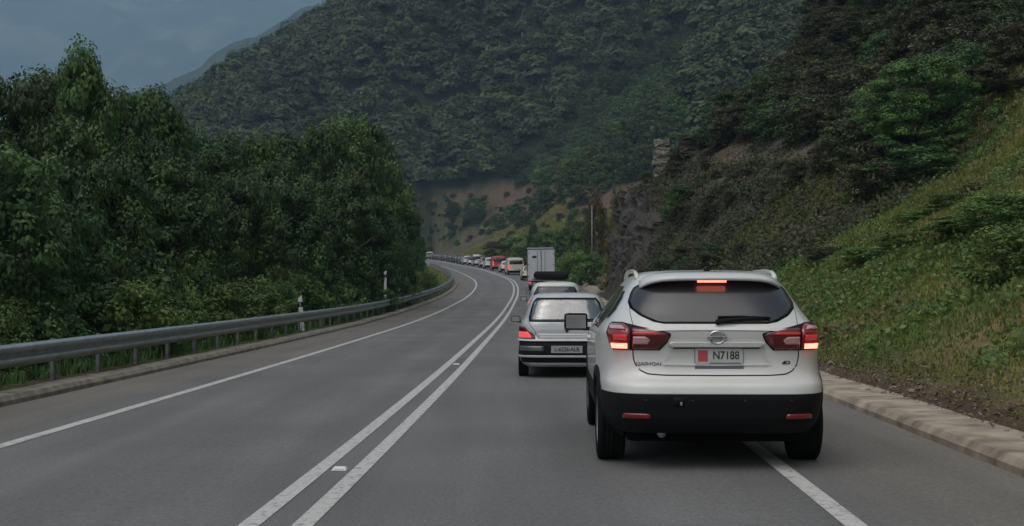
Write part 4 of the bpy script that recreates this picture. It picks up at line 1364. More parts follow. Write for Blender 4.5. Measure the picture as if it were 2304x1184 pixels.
vanp = make_car("van", 1.95, 1.95, 4.9, 1.18, 'cream_paint', van=True)
put_car(vanp, 141, 1.9)
tag(vanp, "cream white van with dark rear window just left of the grey lorry", "van", QUEUE)
spec = [(122, 1.85, hatch, {'maroon_paint': 'cream_paint'}, "pale", "pale car peeping out low beside the grey lorry's left side"),
        (152, 1.9, hatch, {'maroon_paint': 'white_paint'}, "pale", "pale car between the cream van and the red van"),
        (164, 1.85, vanp, {'cream_paint': 'red_paint'}, "red", "only bright red van in the queue on the bend"),
        (178, 1.8, mpv, {}, "white", "white people carrier directly ahead of the red van"),
        (188, 1.9, mpv, {'white_paint': 'silver_paint'}, "silver", "pale silver people carrier, second ahead of the red van"),
        (200, 1.8, vanp, {'cream_paint': 'white_paint'}, "white", "white van with dark window on the middle of the bend"),
        (213, 1.9, hatch, {'maroon_paint': 'silver_paint'}, "silver", "silver hatchback directly ahead of the white van on the bend"),
        (224, 1.8, mpv, {'white_paint': 'silver_paint'}, "silver", "silver people carrier just behind the far dark cars"),
        (233, 1.9, hatch, {'maroon_paint': 'grey_paint'}, "grey", "grey car, first of the far dark stretch of the queue"),
        (241, 1.9, hatch, {'maroon_paint': 'dark_paint'}, "dark", None), (248, 1.8, hatch, {'maroon_paint': 'dark_paint'}, "dark", None),
        (255, 1.9, mpv, {'white_paint': 'dark_paint'}, "dark", None), (262, 1.8, hatch, {'maroon_paint': 'dark_paint'}, "dark", None),
        (269, 1.9, hatch, {'maroon_paint': 'dark_paint'}, "dark", None), (277, 1.8, hatch, {'maroon_paint': 'dark_paint'}, "dark", None),
        (285, 1.9, mpv, {'white_paint': 'dark_paint'}, "dark", None), (294, 1.9, hatch, {'maroon_paint': 'grey_paint'}, "dark", None),
        (303, 1.8, hatch, {'maroon_paint': 'dark_paint'}, "dark", None), (313, 1.9, hatch, {'maroon_paint': 'dark_paint'}, "dark", None),
        (323, 1.9, hatch, {'maroon_paint': 'grey_paint'}, "dark", None),
        (334, 1.9, vanp, {'cream_paint': 'white_paint'}, "white", "farthest white van where the road ends beside the wood")]
for Yc_, u_, src, swap, nm, lab in spec:
    if Yc_ not in (152, 164, 213): swap = dict(swap, tail_soft='red_lens')
    c = copy_tree(src, None, swap)
    c.name = {"pale": "pale_car", "red": "red_van", "white": "white_van" if src is vanp else "white_car", "silver": "silver_car", "grey": "grey_car", "dark": "dark_car"}[nm]
    put_car(c, Yc_, u_, random.uniform(-.02, .02))
    tag(c, lab or "small dark car far back in the queue on the bend", "van" if src is vanp else "car", QUEUE)


# ------------------------------------------------------------------ trees, shrubs, grass
def rand_unit(n, g):
    v = g.normal(size=(n, 3))
    return v / np.linalg.norm(v, axis=1, keepdims=True)


def leaves_at(P, nrm, size, g, aspect=0.6):
    """one small pointed leaf quad at every point"""
    n = len(P)
    a = np.cross(nrm, rand_unit(n, g)); a /= np.maximum(np.linalg.norm(a, axis=1, keepdims=True), 1e-6)
    b = np.cross(nrm, a)
    s = (size * g.uniform(.6, 1.35, n))[:, None]
    fold = nrm * s * .18
    return np.stack([P - a * s, P - b * s * aspect + fold, P + a * s, P + b * s * aspect + fold], 1)


def crown_quads(seed, shape, n_clump, per, size, conic=0.0, spread=.24, hollow=.25):
    """leaf clumps spread through an uneven crown; unit height 1 from z=0 to z=1, radius given by shape"""
    g = np.random.default_rng(seed)
    Q, T = [], []
    lob = g.uniform(0, 6.28, 3)
    k = 0
    while k < n_clump:
        z = g.uniform(0.03, 1.0)
        ang = g.uniform(0, 2 * math.pi)
        rmax = shape(z) * (1 + .22 * math.sin(3 * ang + lob[0] + 4 * z) + .15 * math.sin(5 * ang + lob[1] - 7 * z))
        rr = rmax * math.sqrt(g.uniform(hollow, 1.0))
        c = np.array([math.cos(ang) * rr, math.sin(ang) * rr, z * .94 + .02])
        cr = spread * g.uniform(.55, 1.25) * (1 - conic * z * .6)
        m = int(per * g.uniform(.6, 1.4))
        d = rand_unit(m, g)
        rad = cr * g.uniform(.35, 1.0, m) ** .6
        P = c + d * rad[:, None] * np.array([1.0, 1.0, .62])
        P[:, 2] -= .25 * cr * (np.hypot(d[:, 0], d[:, 1])) ** 2
        nrm = d + rand_unit(m, g) * .40 + np.array([0, 0, .45])
        nrm /= np.linalg.norm(nrm, axis=1, keepdims=True)
        Q.append(leaves_at(P, nrm, size, g))
        T.append(np.clip(g.uniform(.1, .9) + g.normal(0, .09, m), 0, 1))
        k += 1
    return np.concatenate(Q), np.concatenate(T)


def round_shape(r0):
    return lambda z: r0 * (max(0.0, 1 - ((z - .45) / .58) ** 2)) ** .5


def cone_shape(r0):
    return lambda z: r0 * (1.02 - z) ** .75 * (1 if z > .12 else .55 + 4 * z)


def poplar_shape(r0):
    return lambda z: r0 * max(0.0, math.sin(math.pi * min(1, .12 + z * .86))) ** .7


CROWNS = {}
def crown(kind, i, mat):
    key = (kind, i, mat)
    if key in CROWNS: return CROWNS[key]
    if kind == 'round': q, t = crown_quads(100 + i, round_shape(.42), 190, 130, .0135, spread=.095)
    elif kind == 'cone': q, t = crown_quads(200 + i, cone_shape(.30), 200, 110, .012, conic=.5, spread=.085)
    elif kind == 'tall': q, t = crown_quads(300 + i, poplar_shape(.33), 190, 130, .0125, spread=.095)
    elif kind == 'shrub': q, t = crown_quads(400 + i, round_shape(.62), 90, 90, .026, spread=.17, hollow=.1)
    elif kind == 'spray': q, t = crown_quads(500 + i, round_shape(.55), 80, 70, .029, spread=.19, hollow=.05)
    elif kind == 'dense': q, t = crown_quads(800 + i, round_shape(.46), 330, 150, .0105, spread=.085, hollow=.35)
    elif kind == 'hill': q, t = crown_quads(600 + i, round_shape(.50), 70, 40, .036, spread=.15)
    CROWNS[key] = quads_mesh("crown", q, t, M[mat])
    return CROWNS[key]


TRUNKS = {}
def trunk(i):
    if i in TRUNKS: return TRUNKS[i]
    rr = random.Random(900 + i)
    V, F = [], []
    def add(pts, rad, n):
        v, f = tube_data(pts, rad, n)
        o = len(V)
        V.extend(v); F.extend([tuple(a + o for a in ff) for ff in f])
    b = [rr.uniform(-.03, .03) for _ in range(6)]
    sp = [Vector((b[0] * k * .6, b[1] * k * .6, -.06 + .16 * k)) for k in range(6)]
    add(sp, [.026, .021, .018, .014, .010, .004], 8)
    for k in range(9):
        z = rr.uniform(.22, .7)
        a = rr.uniform(0, 6.28); L = rr.uniform(.14, .28)
        base = Vector((b[0] * 3 * z, b[1] * 3 * z, z))
        add([base, base + Vector((math.cos(a) * L * .5, math.sin(a) * L * .5, L * .25)), base + Vector((math.cos(a) * L, math.sin(a) * L, L * .62))], [.009, .006, .002], 5)
    me = bpy.data.meshes.new("trunk")
    me.from_pydata([tuple(v) for v in V], [], F)
    me.materials.append(M['bark'])
    TRUNKS[i] = me
    return me


def tree(name, X, Y, h, width, kind, mat, label, cat, group=None, base=None, low=.12, seed=None):
    """h: full height; the crown starts at low*h"""
    rr = random.Random(seed if seed is not None else int(X * 131 + Y * 17))
    zg = on_ground(X, Y) if base is None else base
    r = tag(empty(name, (X, Y, zg), (0, 0, rr.uniform(0, 6.28))), label, cat, group)
    c = link(bpy.data.objects.new("crown", crown(kind, rr.randrange(4), mat)), r)
    base_w = {'round': .84, 'dense': .92, 'cone': .60, 'tall': .66, 'shrub': 1.24, 'spray': 1.1, 'hill': 1.0}[kind]
    hc = h * (1 - low)
    s = width / base_w
    c.location = (0, 0, h * low - .02 * h); c.scale = (s, s * rr.uniform(.9, 1.1), hc)
    if kind not in ('shrub', 'spray'):
        t = link(bpy.data.objects.new("trunk", trunk(rr.randrange(4))), r)
        t.scale = (h, h, h)
    else:
        t = link(bpy.data.objects.new("stem", trunk(rr.randrange(4))), r)
        t.scale = (h * .9, h * .9, h * .9)
    return r


def tree_px(name, px, ytop, d, wpx, kind, mat, label, cat='tree', group=None, low=.12):
    s = FPX / d
    X = (px - 1152) / s
    zt = CAM_H + (HOR - ytop) / s
    zg = on_ground(X, d)
    return tree(name, X, d, max(zt - zg, .4), wpx / s, kind, mat, label, cat, group, zg, low)


# the wood on the left: each tree along the roadside
LW = "trees of the dark wood left of the road"
left_trees = [
    (178, 74, 36, 215, 'tall', 'leaf_mid', "tallest bright-topped tree of the left wood, rising above all its neighbours"),
    (30, 128, 33, 300, 'round', 'leaf_dark', "dark tree at the left edge of the wood beside the tallest one"),
    (-90, 110, 30, 300, 'round', 'leaf_dark', "broad dark tree partly cut off by the picture's left edge"),
    (112, 140, 42, 260, 'round', 'leaf_dark', None), (258, 176, 40, 260, 'round', 'leaf_dark', "dark round tree directly right of the tallest tree"),
    (338, 180, 44, 240, 'tall', 'leaf_mid', "pointed mid green tree where the wood drops towards the mountain gap"),
    (420, 262, 50, 190, 'round', 'leaf_dark', None), (500, 290, 54, 190, 'tall', 'leaf_dark', None),
    (575, 282, 58, 180, 'round', 'leaf_mid', None), (650, 290, 62, 170, 'tall', 'leaf_dark', None),
    (722, 262, 66, 180, 'round', 'leaf_mid', "light green round tree in the right half of the wood"),
    (800, 246, 70, 190, 'round', 'leaf_mid', "broad mid green tree near the right end of the wood"),
    (850, 290, 76, 150, 'tall', 'leaf_dark', "dark tall tree forming the right end of the wood over the bend"),
    (876, 390, 84, 120, 'round', 'leaf_dark', None), (898, 470, 92, 100, 'round', 'leaf_dark', "lowest dark tree leaning to the bend at the wood's right end"),
    (60, 330, 25, 330, 'round', 'leaf_dark', None), (230, 330, 30, 280, 'round', 'leaf_dark', None), (390, 350, 36, 240, 'round', 'leaf_dark', None),
    (540, 370, 43, 220, 'round', 'leaf_dark', None), (660, 380, 50, 200, 'round', 'leaf_dark', None), (765, 380, 58, 180, 'round', 'leaf_dark', None),
    (835, 430, 68, 140, 'round', 'leaf_dark', None), (150, 260, 29, 260, 'round', 'leaf_dark', None), (310, 290, 37, 230, 'round', 'leaf_dark', None),
    (470, 330, 47, 220, 'round', 'leaf_dark', None), (610, 340, 53, 200, 'round', 'leaf_dark', None), (-60, 300, 22, 380, 'round', 'leaf_dark', None),
    (930, 520, 118, 70, 'round', 'leaf_dark', None), (905, 530, 104, 70, 'round', 'leaf_dark', None), (880, 505, 110, 100, 'tall', 'leaf_dark', None),
    (915, 545, 140, 60, 'round', 'leaf_dark', None), (890, 520, 160, 80, 'round', 'leaf_dark', None), (860, 480, 150, 90, 'round', 'leaf_dark', None), (800, 430, 130, 110, 'round', 'leaf_dark', None)]
for px, yt, d, w, kd, mt, lab in left_trees:
    tree_px("pine_tree" if kd == 'cone' else "tree", px, yt, d, w, kd, mt, lab or "dark leafy tree in the dense left wood behind the crash barrier", 'tree', LW, low=.06)
# undergrowth between wood and barrier
US = "shrubs between the left wood and the crash barrier"
rr = random.Random(5)
Yq = 9.0
k = 0
while Yq < 112:
    for row in range(3):
        u = -(7.3 + row * 1.5 + rr.uniform(-.4, .6))
        Y = Yq + rr.uniform(-.6, .6)
        p = road_pt(np.array([Y]), np.array([u]))[0]
        h = (1.9 + row * 1.25) * rr.uniform(.75, 1.25)
        mt = rr.choice(['leaf_light', 'leaf_light', 'leaf_mid', 'leaf_light'])
        tree("shrub", p[0], Y, h, h * rr.uniform(.8, 1.1), rr.choice(['shrub', 'spray']), mt, "leafy green shrub in the thicket just behind the crash barrier", 'shrub', US, low=.02, seed=k)
        k += 1
    Yq += 2.1 if Yq < 60 else 4.0
tree("shrub", (867 - 1152) / FPX * 62.3, 62.3, 1.15, 1.4, 'shrub', 'leaf_dark', "dark shrub hiding the foot of the tall thin marker post", 'shrub', low=0, seed=77)
# inner side of the bend: low weeds and shrubs
for k in range(16):
    Y = rr.uniform(126, 215); u = -rr.uniform(7.2, 15)
    p = road_pt(np.array([Y]), np.array([u]))[0]
    h = rr.uniform(.5, 1.3) + (1.6 if u < -11 else 0)
    tree("weed_bush", p[0], Y, h, h * 1.2, 'spray', rr.choice(['leaf_light', 'leaf_dry', 'leaf_scrub']), "low yellowish bush on the grassy inside of the road bend", 'bush', "low bushes inside the bend", low=.0, seed=300 + k)

# the slope on the right
tree_px("tree", 2082, 120, 45.5, 285, 'dense', 'leaf_mid', "big round dark green tree standing alone on the right slope", low=.02)
tree_px("tree", 2030, 210, 46.5, 160, 'round', 'leaf_dark', "small dark tree against the left flank of the big round slope tree", low=.02)
tree_px("shrub", 2085, 330, 43.5, 220, 'shrub', 'leaf_dark', "dark shrub at the foot of the big round slope tree", 'shrub', low=.0)
right_bushes = [
    (2262, 430, 25, 210, 'spray', 'leaf_light', "large bright green bush at the right edge of the grass bank"),
    (2290, 500, 20, 260, 'spray', 'leaf_light', "low leafy green bush at the picture's right edge, below the large one"),
    (2150, 480, 33, 150, 'spray', 'leaf_light', "pale yellow-green tall weeds in the middle of the upper grass bank"),
    (2080, 520, 34, 150, 'spray', 'leaf_light', "yellow-green weed bush left of the pale tall weeds"),
    (2210, 465, 34, 110, 'spray', 'leaf_dry', "dry straw-coloured weed clump on the upper grass bank"),
    (1960, 560, 32, 170, 'shrub', 'leaf_light', "low green ivy mound right of the white SUV's roof"),
    (2060, 570, 29, 190, 'shrub', 'leaf_light', "wide low green mound in the middle of the grass bank"),
    (2170, 565, 27, 200, 'shrub', 'leaf_light', "low green mound left of the right edge bushes"),
    (1860, 590, 36, 120, 'spray', 'leaf_scrub', "dull olive weed bush just right of the white SUV"),
    (1780, 560, 44, 110, 'spray', 'leaf_scrub', "olive scrub bush above the white SUV's right shoulder"),
    (2290, 250, 44, 130, 'round', 'leaf_scrub', "olive bush on the skyline of the bank at the right edge")]
for px, yt, d, w, kd, mt, lab in right_bushes:
    tree_px("bush", px, yt, d, w, kd, mt, lab, 'bush', low=.0)
# scrub on the cut face and on the slope above it
SC = "scrub growing over the rock cut and the slope above"
k = 0
tries = 0
while k < 250 and tries < 8000:
    tries += 1
    Y = rr.uniform(45, 90); u = rr.uniform(7.6, 30)
    p = road_pt(np.array([Y]), np.array([u]))[0]
    X = float(p[0]); zg = on_ground(X, float(p[1]))
    px = 1152 + FPX * X / p[1]; py = HOR - FPX * (zg - CAM_H) / p[1]
    if px > 2380 or py < -60: continue
    if u < 8.6 and Y > 70: continue
    low_z = u < 13
    if low_z and rr.random() < .45: continue
    h = rr.uniform(.5, 1.2) if low_z else rr.uniform(.9, 2.6)
    if abs(u - (16.2 - .10 * (Y - 52))) < 1.0 and 52 < Y < 80: continue
    if 0 < (16.2 - .10 * (Y - 52)) - u < 4 and 50 < Y < 80: h = min(h, .55)
    mt = rr.choice(['leaf_scrub', 'leaf_scrub', 'leaf_scrub', 'leaf_dark']) if low_z else rr.choice(['leaf_scrub', 'leaf_scrub', 'leaf_scrub', 'leaf_dark', 'leaf_hill'])
    tree("scrub", X, float(p[1]), h, h * rr.uniform(1.0, 1.6), rr.choice(['shrub', 'spray']), mt,
         "low dull scrub clinging to the rock cut above the road" if low_z else "dark scrub bush on the steep slope above the rock cut", 'shrub', SC, low=.0, seed=1000 + k)
    k += 1
# trees high on the near spur
k = 0
tries = 0
while k < 46 and tries < 3000:
    tries += 1
    Y = rr.uniform(56, 100); u = rr.uniform(20, 46)
    p = road_pt(np.array([Y]), np.array([u]))[0]
    X = float(p[0]); zg = on_ground(X, float(p[1]))
    px = 1152 + FPX * X / p[1]; py = HOR - FPX * (zg - CAM_H) / p[1]
    if px > 2400 or px < 1520 or py < -160 or py > 330: continue
    if px > 1950 and rr.random() < .6: continue
    h = rr.uniform(2.2, 4.8)
    tree("tree", X, float(p[1]), h, h * rr.uniform(.75, 1.0), 'round', rr.choice(['leaf_dark', 'leaf_hill', 'leaf_scrub', 'leaf_scrub']),
         "small dark tree on the upper right slope of the spur", 'tree', "small trees on the upper right slope", low=.05, seed=2000 + k)
    k += 1
# greenery in the valley right of the queue
for px, yt, d, w, kd, mt, lab in [
        (1290, 505, 150, 110, 'round', 'leaf_mid', "broad green tree right of the grey lorry"), (1345, 490, 140, 90, 'round', 'leaf_mid', "green tree against the cliff's left edge"),
        (1240, 512, 165, 80, 'round', 'leaf_mid', "green tree behind the grey lorry's roof"), (1200, 500, 180, 34, 'tall', 'leaf_dark', "thin dark tree left of the lorry's roofline"),
        (1290, 560, 112, 80, 'shrub', 'leaf_light', "bright green vine-like bush right of the lorry"), (1340, 565, 108, 80, 'shrub', 'leaf_mid', "green bush at the foot of the cliff edge"),
        (1270, 575, 118, 60, 'shrub', 'leaf_mid', "low green bush touching the lorry's right side"),
        (1130, 540, 190, 120, 'shrub', 'leaf_scrub', "wide olive bush above the red van"), (1170, 520, 185, 90, 'shrub', 'leaf_light', "yellow-green bush left of the lorry"),
        (1400, 420, 92, 70, 'spray', 'leaf_dry', "pale dry bush on the tip of the cliff"), (1340, 430, 130, 60, 'spray', 'leaf_dry', "pale dry bush below the reddish bank")]:
    tree_px("tree" if kd in ('round', 'tall') else "bush", px, yt, d, w, kd, mt, lab, 'tree' if kd in ('round', 'tall') else 'bush', low=.02)
for px, pyb, hpx, wpx, lab in ((1068, 505, 64, 60, "round dark tree standing alone before the reddish earth bank"), (1018, 492, 38, 40, "small dark tree left of the lone round tree")):
    hp = hit(px, pyb, 150, 420)
    tree("tree", hp.x, hp.y, hpx * hp.y / FPX, wpx * hp.y / FPX, 'round', 'leaf_dark', lab, 'tree', low=.02)
for k in range(7):
    Y = rr.uniform(89, 110); p = road_pt(np.array([Y]), np.array([rr.uniform(6.2, 8.8)]))[0]
    h = rr.uniform(.8, 1.5)
    tree("weed_bush", p[0], Y, h, h * 1.3, 'spray', 'leaf_straw', "pale straw-coloured weeds on the verge between the people carrier and the cliff edge", 'bush', "pale weeds on the verge", low=0, seed=2700 + k)
for k in range(110):
    px = rr.uniform(925, 1350); py = rr.uniform(490, 575)
    hp = hit(px, py - rr.uniform(0, 70), 150, 420)
    if hp is None: continue
    h = rr.uniform(.6, 1.9)
    tree("bush", hp.x, hp.y, h, h * 1.3, 'spray', rr.choice(['leaf_scrub', 'leaf_scrub', 'leaf_dry', 'leaf_mid']), "low bush on the dry grassy slope above the queue", 'bush', "bushes on the dry slope", low=0, seed=2500 + k)

# hillside wood: the nearest trees one by one, the rest as a mass
HW = "trees of the wooded hillside behind the road"
hg = np.random.default_rng(11)
cand = []
Yh = 250.0
while Yh < 720:
    step = 4.4 + (Yh - 250) * .003
    Xh = -150.0
    while Xh < Yh * .46:
        X = Xh + hg.uniform(-.45, .45) * step; Y = Yh + hg.uniform(-.45, .45) * step
        cand.append((X, Y))
        Xh += step
    Yh += step * .95
cand = np.array(cand)
zc = ground_z(cand[:, 0], cand[:, 1])
Yc_ = np.minimum(cand[:, 1], 420)
uc = (cand[:, 0] - cx(Yc_)) * np.cos(heading(Yc_))
pxs = 1152 + FPX * cand[:, 0] / cand[:, 1]; pys = HOR - FPX * (zc - CAM_H) / cand[:, 1]
nz_ = fbm(cand[:, 0] / 16, cand[:, 1] / 16, 41) + .5
tl_ = treeline(cand[:, 1]) + (nz_ - .5) * 5
clear_ = (zc < tl_) & (cand[:, 1] < 420) & (hg.uniform(0, 1, len(cand)) > .06)
keep = (ground_z(cand[:, 0], cand[:, 1], 'hill') > .5) & ((uc > 17) | (cand[:, 1] > 392)) & (~clear_) & (pxs > 330) & (pxs < 2400) & (pys > -140) & ((cand[:, 1] < 690))
cand, zc, pxs, pys = cand[keep], zc[keep], pxs[keep], pys[keep]
order = np.argsort(cand[:, 1])
vis = [i for i in order if 380 < pxs[i] < 1560 and pys[i] > 60]
ind = set(vis[:260])
for i in vis[:260]:
    h = hg.uniform(4.2, 7.5)
    tree("tree", float(cand[i, 0]), float(cand[i, 1]), h, h * hg.uniform(.85, 1.2), 'hill', hg.choice(['leaf_hill', 'leaf_hill', 'leaf_dark', 'leaf_mid']),
         "round dark green tree low on the wooded hillside", 'tree', HW, base=float(zc[i]) - .2, low=.08, seed=int(i))
rest = [i for i in order if i not in ind]
src = bpy.data.collections.new("hillside_crowns")
for v in range(8):
    g_ = np.random.default_rng(700 + v)
    nl = 620
    d_ = rand_unit(nl, g_)
    d_[:, 2] = np.abs(d_[:, 2]) * 1.0 - .18
    lob = g_.uniform(0, 6.28, 4)
    ph = np.arctan2(d_[:, 1], d_[:, 0])
    rad = .5 * (1 + .16 * np.sin(3 * ph + lob[0]) + .12 * np.sin(5 * ph + lob[1] + 4 * d_[:, 2]) + .10 * np.sin(9 * d_[:, 2] + lob[2]) + g_.normal(0, .07, nl))
    P = d_ * rad[:, None] * np.array([1, 1, 1.25]) + np.array([0, 0, .36])
    nr = d_ + rand_unit(nl, g_) * .45 + np.array([0, 0, .35]); nr /= np.linalg.norm(nr, axis=1, keepdims=True)
    tt = np.clip(.5 + .25 * np.sin(4 * ph + lob[3]) * np.sin(6 * d_[:, 2] + lob[0]) + g_.normal(0, .18, nl), 0, 1)
    so_ = bpy.data.objects.new("crown", quads_mesh("crown", leaves_at(P, nr, .066, g_, .7), tt, M['leaf_hill']))
    src.objects.link(so_)
n_ = len(rest)
hh_ = hg.uniform(5.0, 9.0, n_) * np.where(hg.random(n_) > .08, 1.0, 1.3)
ww_ = np.maximum(hh_ * hg.uniform(.95, 1.4, n_), 5.5)
pm = bpy.data.meshes.new("hillside_forest")
pm.vertices.add(n_)
co_ = np.stack([cand[rest, 0], cand[rest, 1], zc[rest] - .3], -1)
pm.vertices.foreach_set("co", co_.astype(np.float32).ravel())
at_ = pm.attributes.new("size", 'FLOAT_VECTOR', 'POINT'); at_.data.foreach_set("vector", np.stack([ww_, ww_, hh_], -1).astype(np.float32).ravel())
at_ = pm.attributes.new("turn", 'FLOAT_VECTOR', 'POINT'); at_.data.foreach_set("vector", np.stack([hg.normal(0, .08, n_), hg.normal(0, .08, n_), hg.uniform(0, 6.28, n_)], -1).astype(np.float32).ravel())
at_ = pm.attributes.new("pick", 'INT', 'POINT'); at_.data.foreach_set("value", hg.integers(0, 8, n_).astype(np.int32))
ng = bpy.data.node_groups.new("plant_wood", 'GeometryNodeTree')
ng.interface.new_socket("Geometry", in_out='INPUT', socket_type='NodeSocketGeometry')
ng.interface.new_socket("Geometry", in_out='OUTPUT', socket_type='NodeSocketGeometry')
gi = ng.nodes.new('NodeGroupInput'); go = ng.nodes.new('NodeGroupOutput')
ip = ng.nodes.new('GeometryNodeInstanceOnPoints'); ci = ng.nodes.new('GeometryNodeCollectionInfo')
ci.inputs['Collection'].default_value = src
ci.inputs['Separate Children'].default_value = True; ci.inputs['Reset Children'].default_value = True
ip.inputs['Pick Instance'].default_value = True
def named(nm, ty):
    x = ng.nodes.new('GeometryNodeInputNamedAttribute'); x.data_type = ty; x.inputs['Name'].default_value = nm
    return x
a1, a2, a3 = named("size", 'FLOAT_VECTOR'), named("turn", 'FLOAT_VECTOR'), named("pick", 'INT')
er = ng.nodes.new('FunctionNodeEulerToRotation')
ng.links.new(gi.outputs[0], ip.inputs['Points']); ng.links.new(ci.outputs[0], ip.inputs['Instance'])
ng.links.new(a3.outputs[0], ip.inputs['Instance Index']); ng.links.new(a1.outputs[0], ip.inputs['Scale'])
ng.links.new(a2.outputs[0], er.inputs[0]); ng.links.new(er.outputs[0], ip.inputs['Rotation'])
ng.links.new(ip.outputs[0], go.inputs[0])
fo = link(bpy.data.objects.new("hillside_forest", pm))
fo.modifiers.new("plant_wood", 'NODES').node_group = ng
tag(fo, "dense dark green wood covering the hillside up to its ridge", kind='stuff')
print("hillside trees", n_)

# grass on the bank: tufts of bent blades
def grass_quads(X, Y, hgt, g, blades=5):
    n = len(X)
    Z = ground_z(X, Y)
    Q, T = [], []
    nz = fbm(X / 3.2, Y / 3.2, 21) + .5
    base_t = np.clip(1.15 - nz * 1.3 + g.normal(0, .10, n), 0, 1)
    for b in range(blades):
        a = g.uniform(0, 6.28, n); L = hgt * g.uniform(.55, 1.25, n); w = g.uniform(.006, .014, n) * (1 + Y / 35)
        lean = g.uniform(.1, .75, n)
        ox, oy = g.normal(0, .05, n), g.normal(0, .05, n)
        dx, dy = np.cos(a), np.sin(a)
        bx, by, bz = X + ox, Y + oy, Z - .03
        p0 = np.stack([bx - dy * w, by + dx * w, bz], -1); p1 = np.stack([bx + dy * w, by - dx * w, bz], -1)
        tx, ty, tz = bx + dx * L * lean, by + dy * L * lean, bz + L * np.sqrt(np.maximum(1 - lean ** 2, .1))
        p2 = np.stack([tx + dy * w * .25, ty - dx * w * .25, tz], -1); p3 = np.stack([tx - dy * w * .25, ty + dx * w * .25, tz], -1)
        Q.append(np.stack([p0, p1, p2, p3], 1)); T.append(np.clip(base_t + g.normal(0, .12, n), 0, 1))
    return np.concatenate(Q), np.concatenate(T)


gg = np.random.default_rng(21)
def scatter(n, Y0, Y1, u0, u1, pw=1.0):
    Y = Y0 + (Y1 - Y0) * gg.uniform(0, 1, n) ** pw
    u = u0 + (u1 - u0) * gg.uniform(0, 1, n)
    th = heading(Y)
    return cx(Y) + u * np.cos(th), Y - u * np.sin(th), u
def in_view(X, Y, mx=90):
    px = 1152 + FPX * X / Y
    return (px > -mx) & (px < 2304 + mx)


X, Y, u = scatter(130000, 9.5, 52, 6.35, 24, 1.15)
m = in_view(X, Y)
dens = fbm(X / 1.1, Y / 1.1, 52) + .5
m &= gg.uniform(0, 1, len(X)) < smooth(.22, .45, dens + (u - 6.45) * .35)
X, Y, u = X[m], Y[m], u[m]
q1, t1 = grass_quads(X, Y, .07 + .13 * smooth(7, 10, u) * (fbm(X / 2, Y / 2, 8) + .5), gg, 4)
tag(link(bpy.data.objects.new("grass", quads_mesh("grass", q1, t1, M['grass']))), "green and straw-coloured grass covering the right-hand bank", kind='stuff')
# leafy weeds in patches on the bank
for k_, (lo, mt_, lb_) in enumerate(((.43, 'leaf_light', "bright green leafy weeds in patches on the grass bank"), (.57, 'leaf_dry', "withered brown weeds in patches on the grass bank"))):
    X, Y, u = scatter(90000, 10, 50, 6.8, 22, 1.1)
    m = in_view(X, Y)
    dn = fbm(X / 2.6, Y / 2.6, 81 + 6 * k_) + .5; d2 = fbm(X / .5, Y / .5, 83 + k_) + .5
    m &= gg.uniform(0, 1, len(X)) < smooth(lo, lo + .13, dn * .8 + d2 * .2)
    X, Y = X[m], Y[m]
    P = np.stack([X, Y, ground_z(X, Y) + .03 + np.abs(gg.normal(0, .12, len(X)))], -1)
    nr = rand_unit(len(X), gg) * .9 + np.array([-.2, -.4, .6]); nr /= np.linalg.norm(nr, axis=1, keepdims=True)
    tag(link(bpy.data.objects.new("weeds", quads_mesh("weeds", leaves_at(P, nr, .055, gg), np.clip(gg.normal(.5, .25, len(X)), 0, 1), M[mt_]))), lb_, kind='stuff')
X, Y, u = scatter(7000, 6, 70, -8.6, -6.1, 1.2)
m = in_view(X, Y)
q1, t1 = grass_quads(X[m], Y[m], np.full(m.sum(), .24), gg, 4)
tag(link(bpy.data.objects.new("grass", quads_mesh("grass", q1, t1 * .8, M['leaf_mid']))), "rough grass growing under the crash barrier", kind='stuff')
X, Y, u = scatter(30000, 100, 330, 8.5, 30, 1.0)
m = in_view(X, Y)
q1, t1 = grass_quads(X[m], Y[m], np.full(m.sum(), .5), gg, 3)
q1, t1 = q1[::1], np.clip(t1 + .25, 0, 1)
tag(link(bpy.data.objects.new("grass", quads_mesh("grass", q1, t1, M['grass']))), "dry tall grass on the slope above the queue", kind='stuff')
X, Y, u = scatter(9000, 100, 330, -16, -6.2, 1.0)
m = in_view(X, Y)
q1, t1 = grass_quads(X[m], Y[m], np.full(m.sum(), .4), gg, 3)
tag(link(bpy.data.objects.new("grass", quads_mesh("grass", q1, np.clip(t1 + .2, 0, 1), M['grass']))), "pale grass on the inside of the far bend", kind='stuff')

# low cover on the rock cut and the slope above: small leaves close to the ground
X, Y, u = scatter(260000, 41, 99, 7.2, 40, 1.0)
m = in_view(X, Y)
dn = fbm(X / 1.6, Y / 1.6, 61) + .5; dn2 = fbm(X / 5, Y / 5, 63) + .5
m &= gg.uniform(0, 1, len(X)) < smooth(.34, .56, dn * .65 + dn2 * .35)
led = np.abs(u - (16.2 - .10 * (Y - 52)))
m &= ~((led < .6) & (Y > 53) & (Y < 80) & (gg.uniform(0, 1, len(X)) < .8))
X, Y = X[m], Y[m]
hgt = np.abs(gg.normal(0, .22, len(X))) * (.4 + 1.3 * smooth(.4, .7, dn[m]))
P = np.stack([X, Y, ground_z(X, Y) + .02 + hgt], -1)
nr = rand_unit(len(X), gg) * .8 + np.array([-.3, -.3, .7]); nr /= np.linalg.norm(nr, axis=1, keepdims=True)
tag(link(bpy.data.objects.new("undergrowth", quads_mesh("undergrowth", leaves_at(P, nr, .085, gg), np.clip(dn2[m] * 1.1 - .1 + gg.normal(0, .2, len(X)), 0, 1), M['leaf_scrub']))), "low tangled growth over the rock cut and the slope above it", kind='stuff')

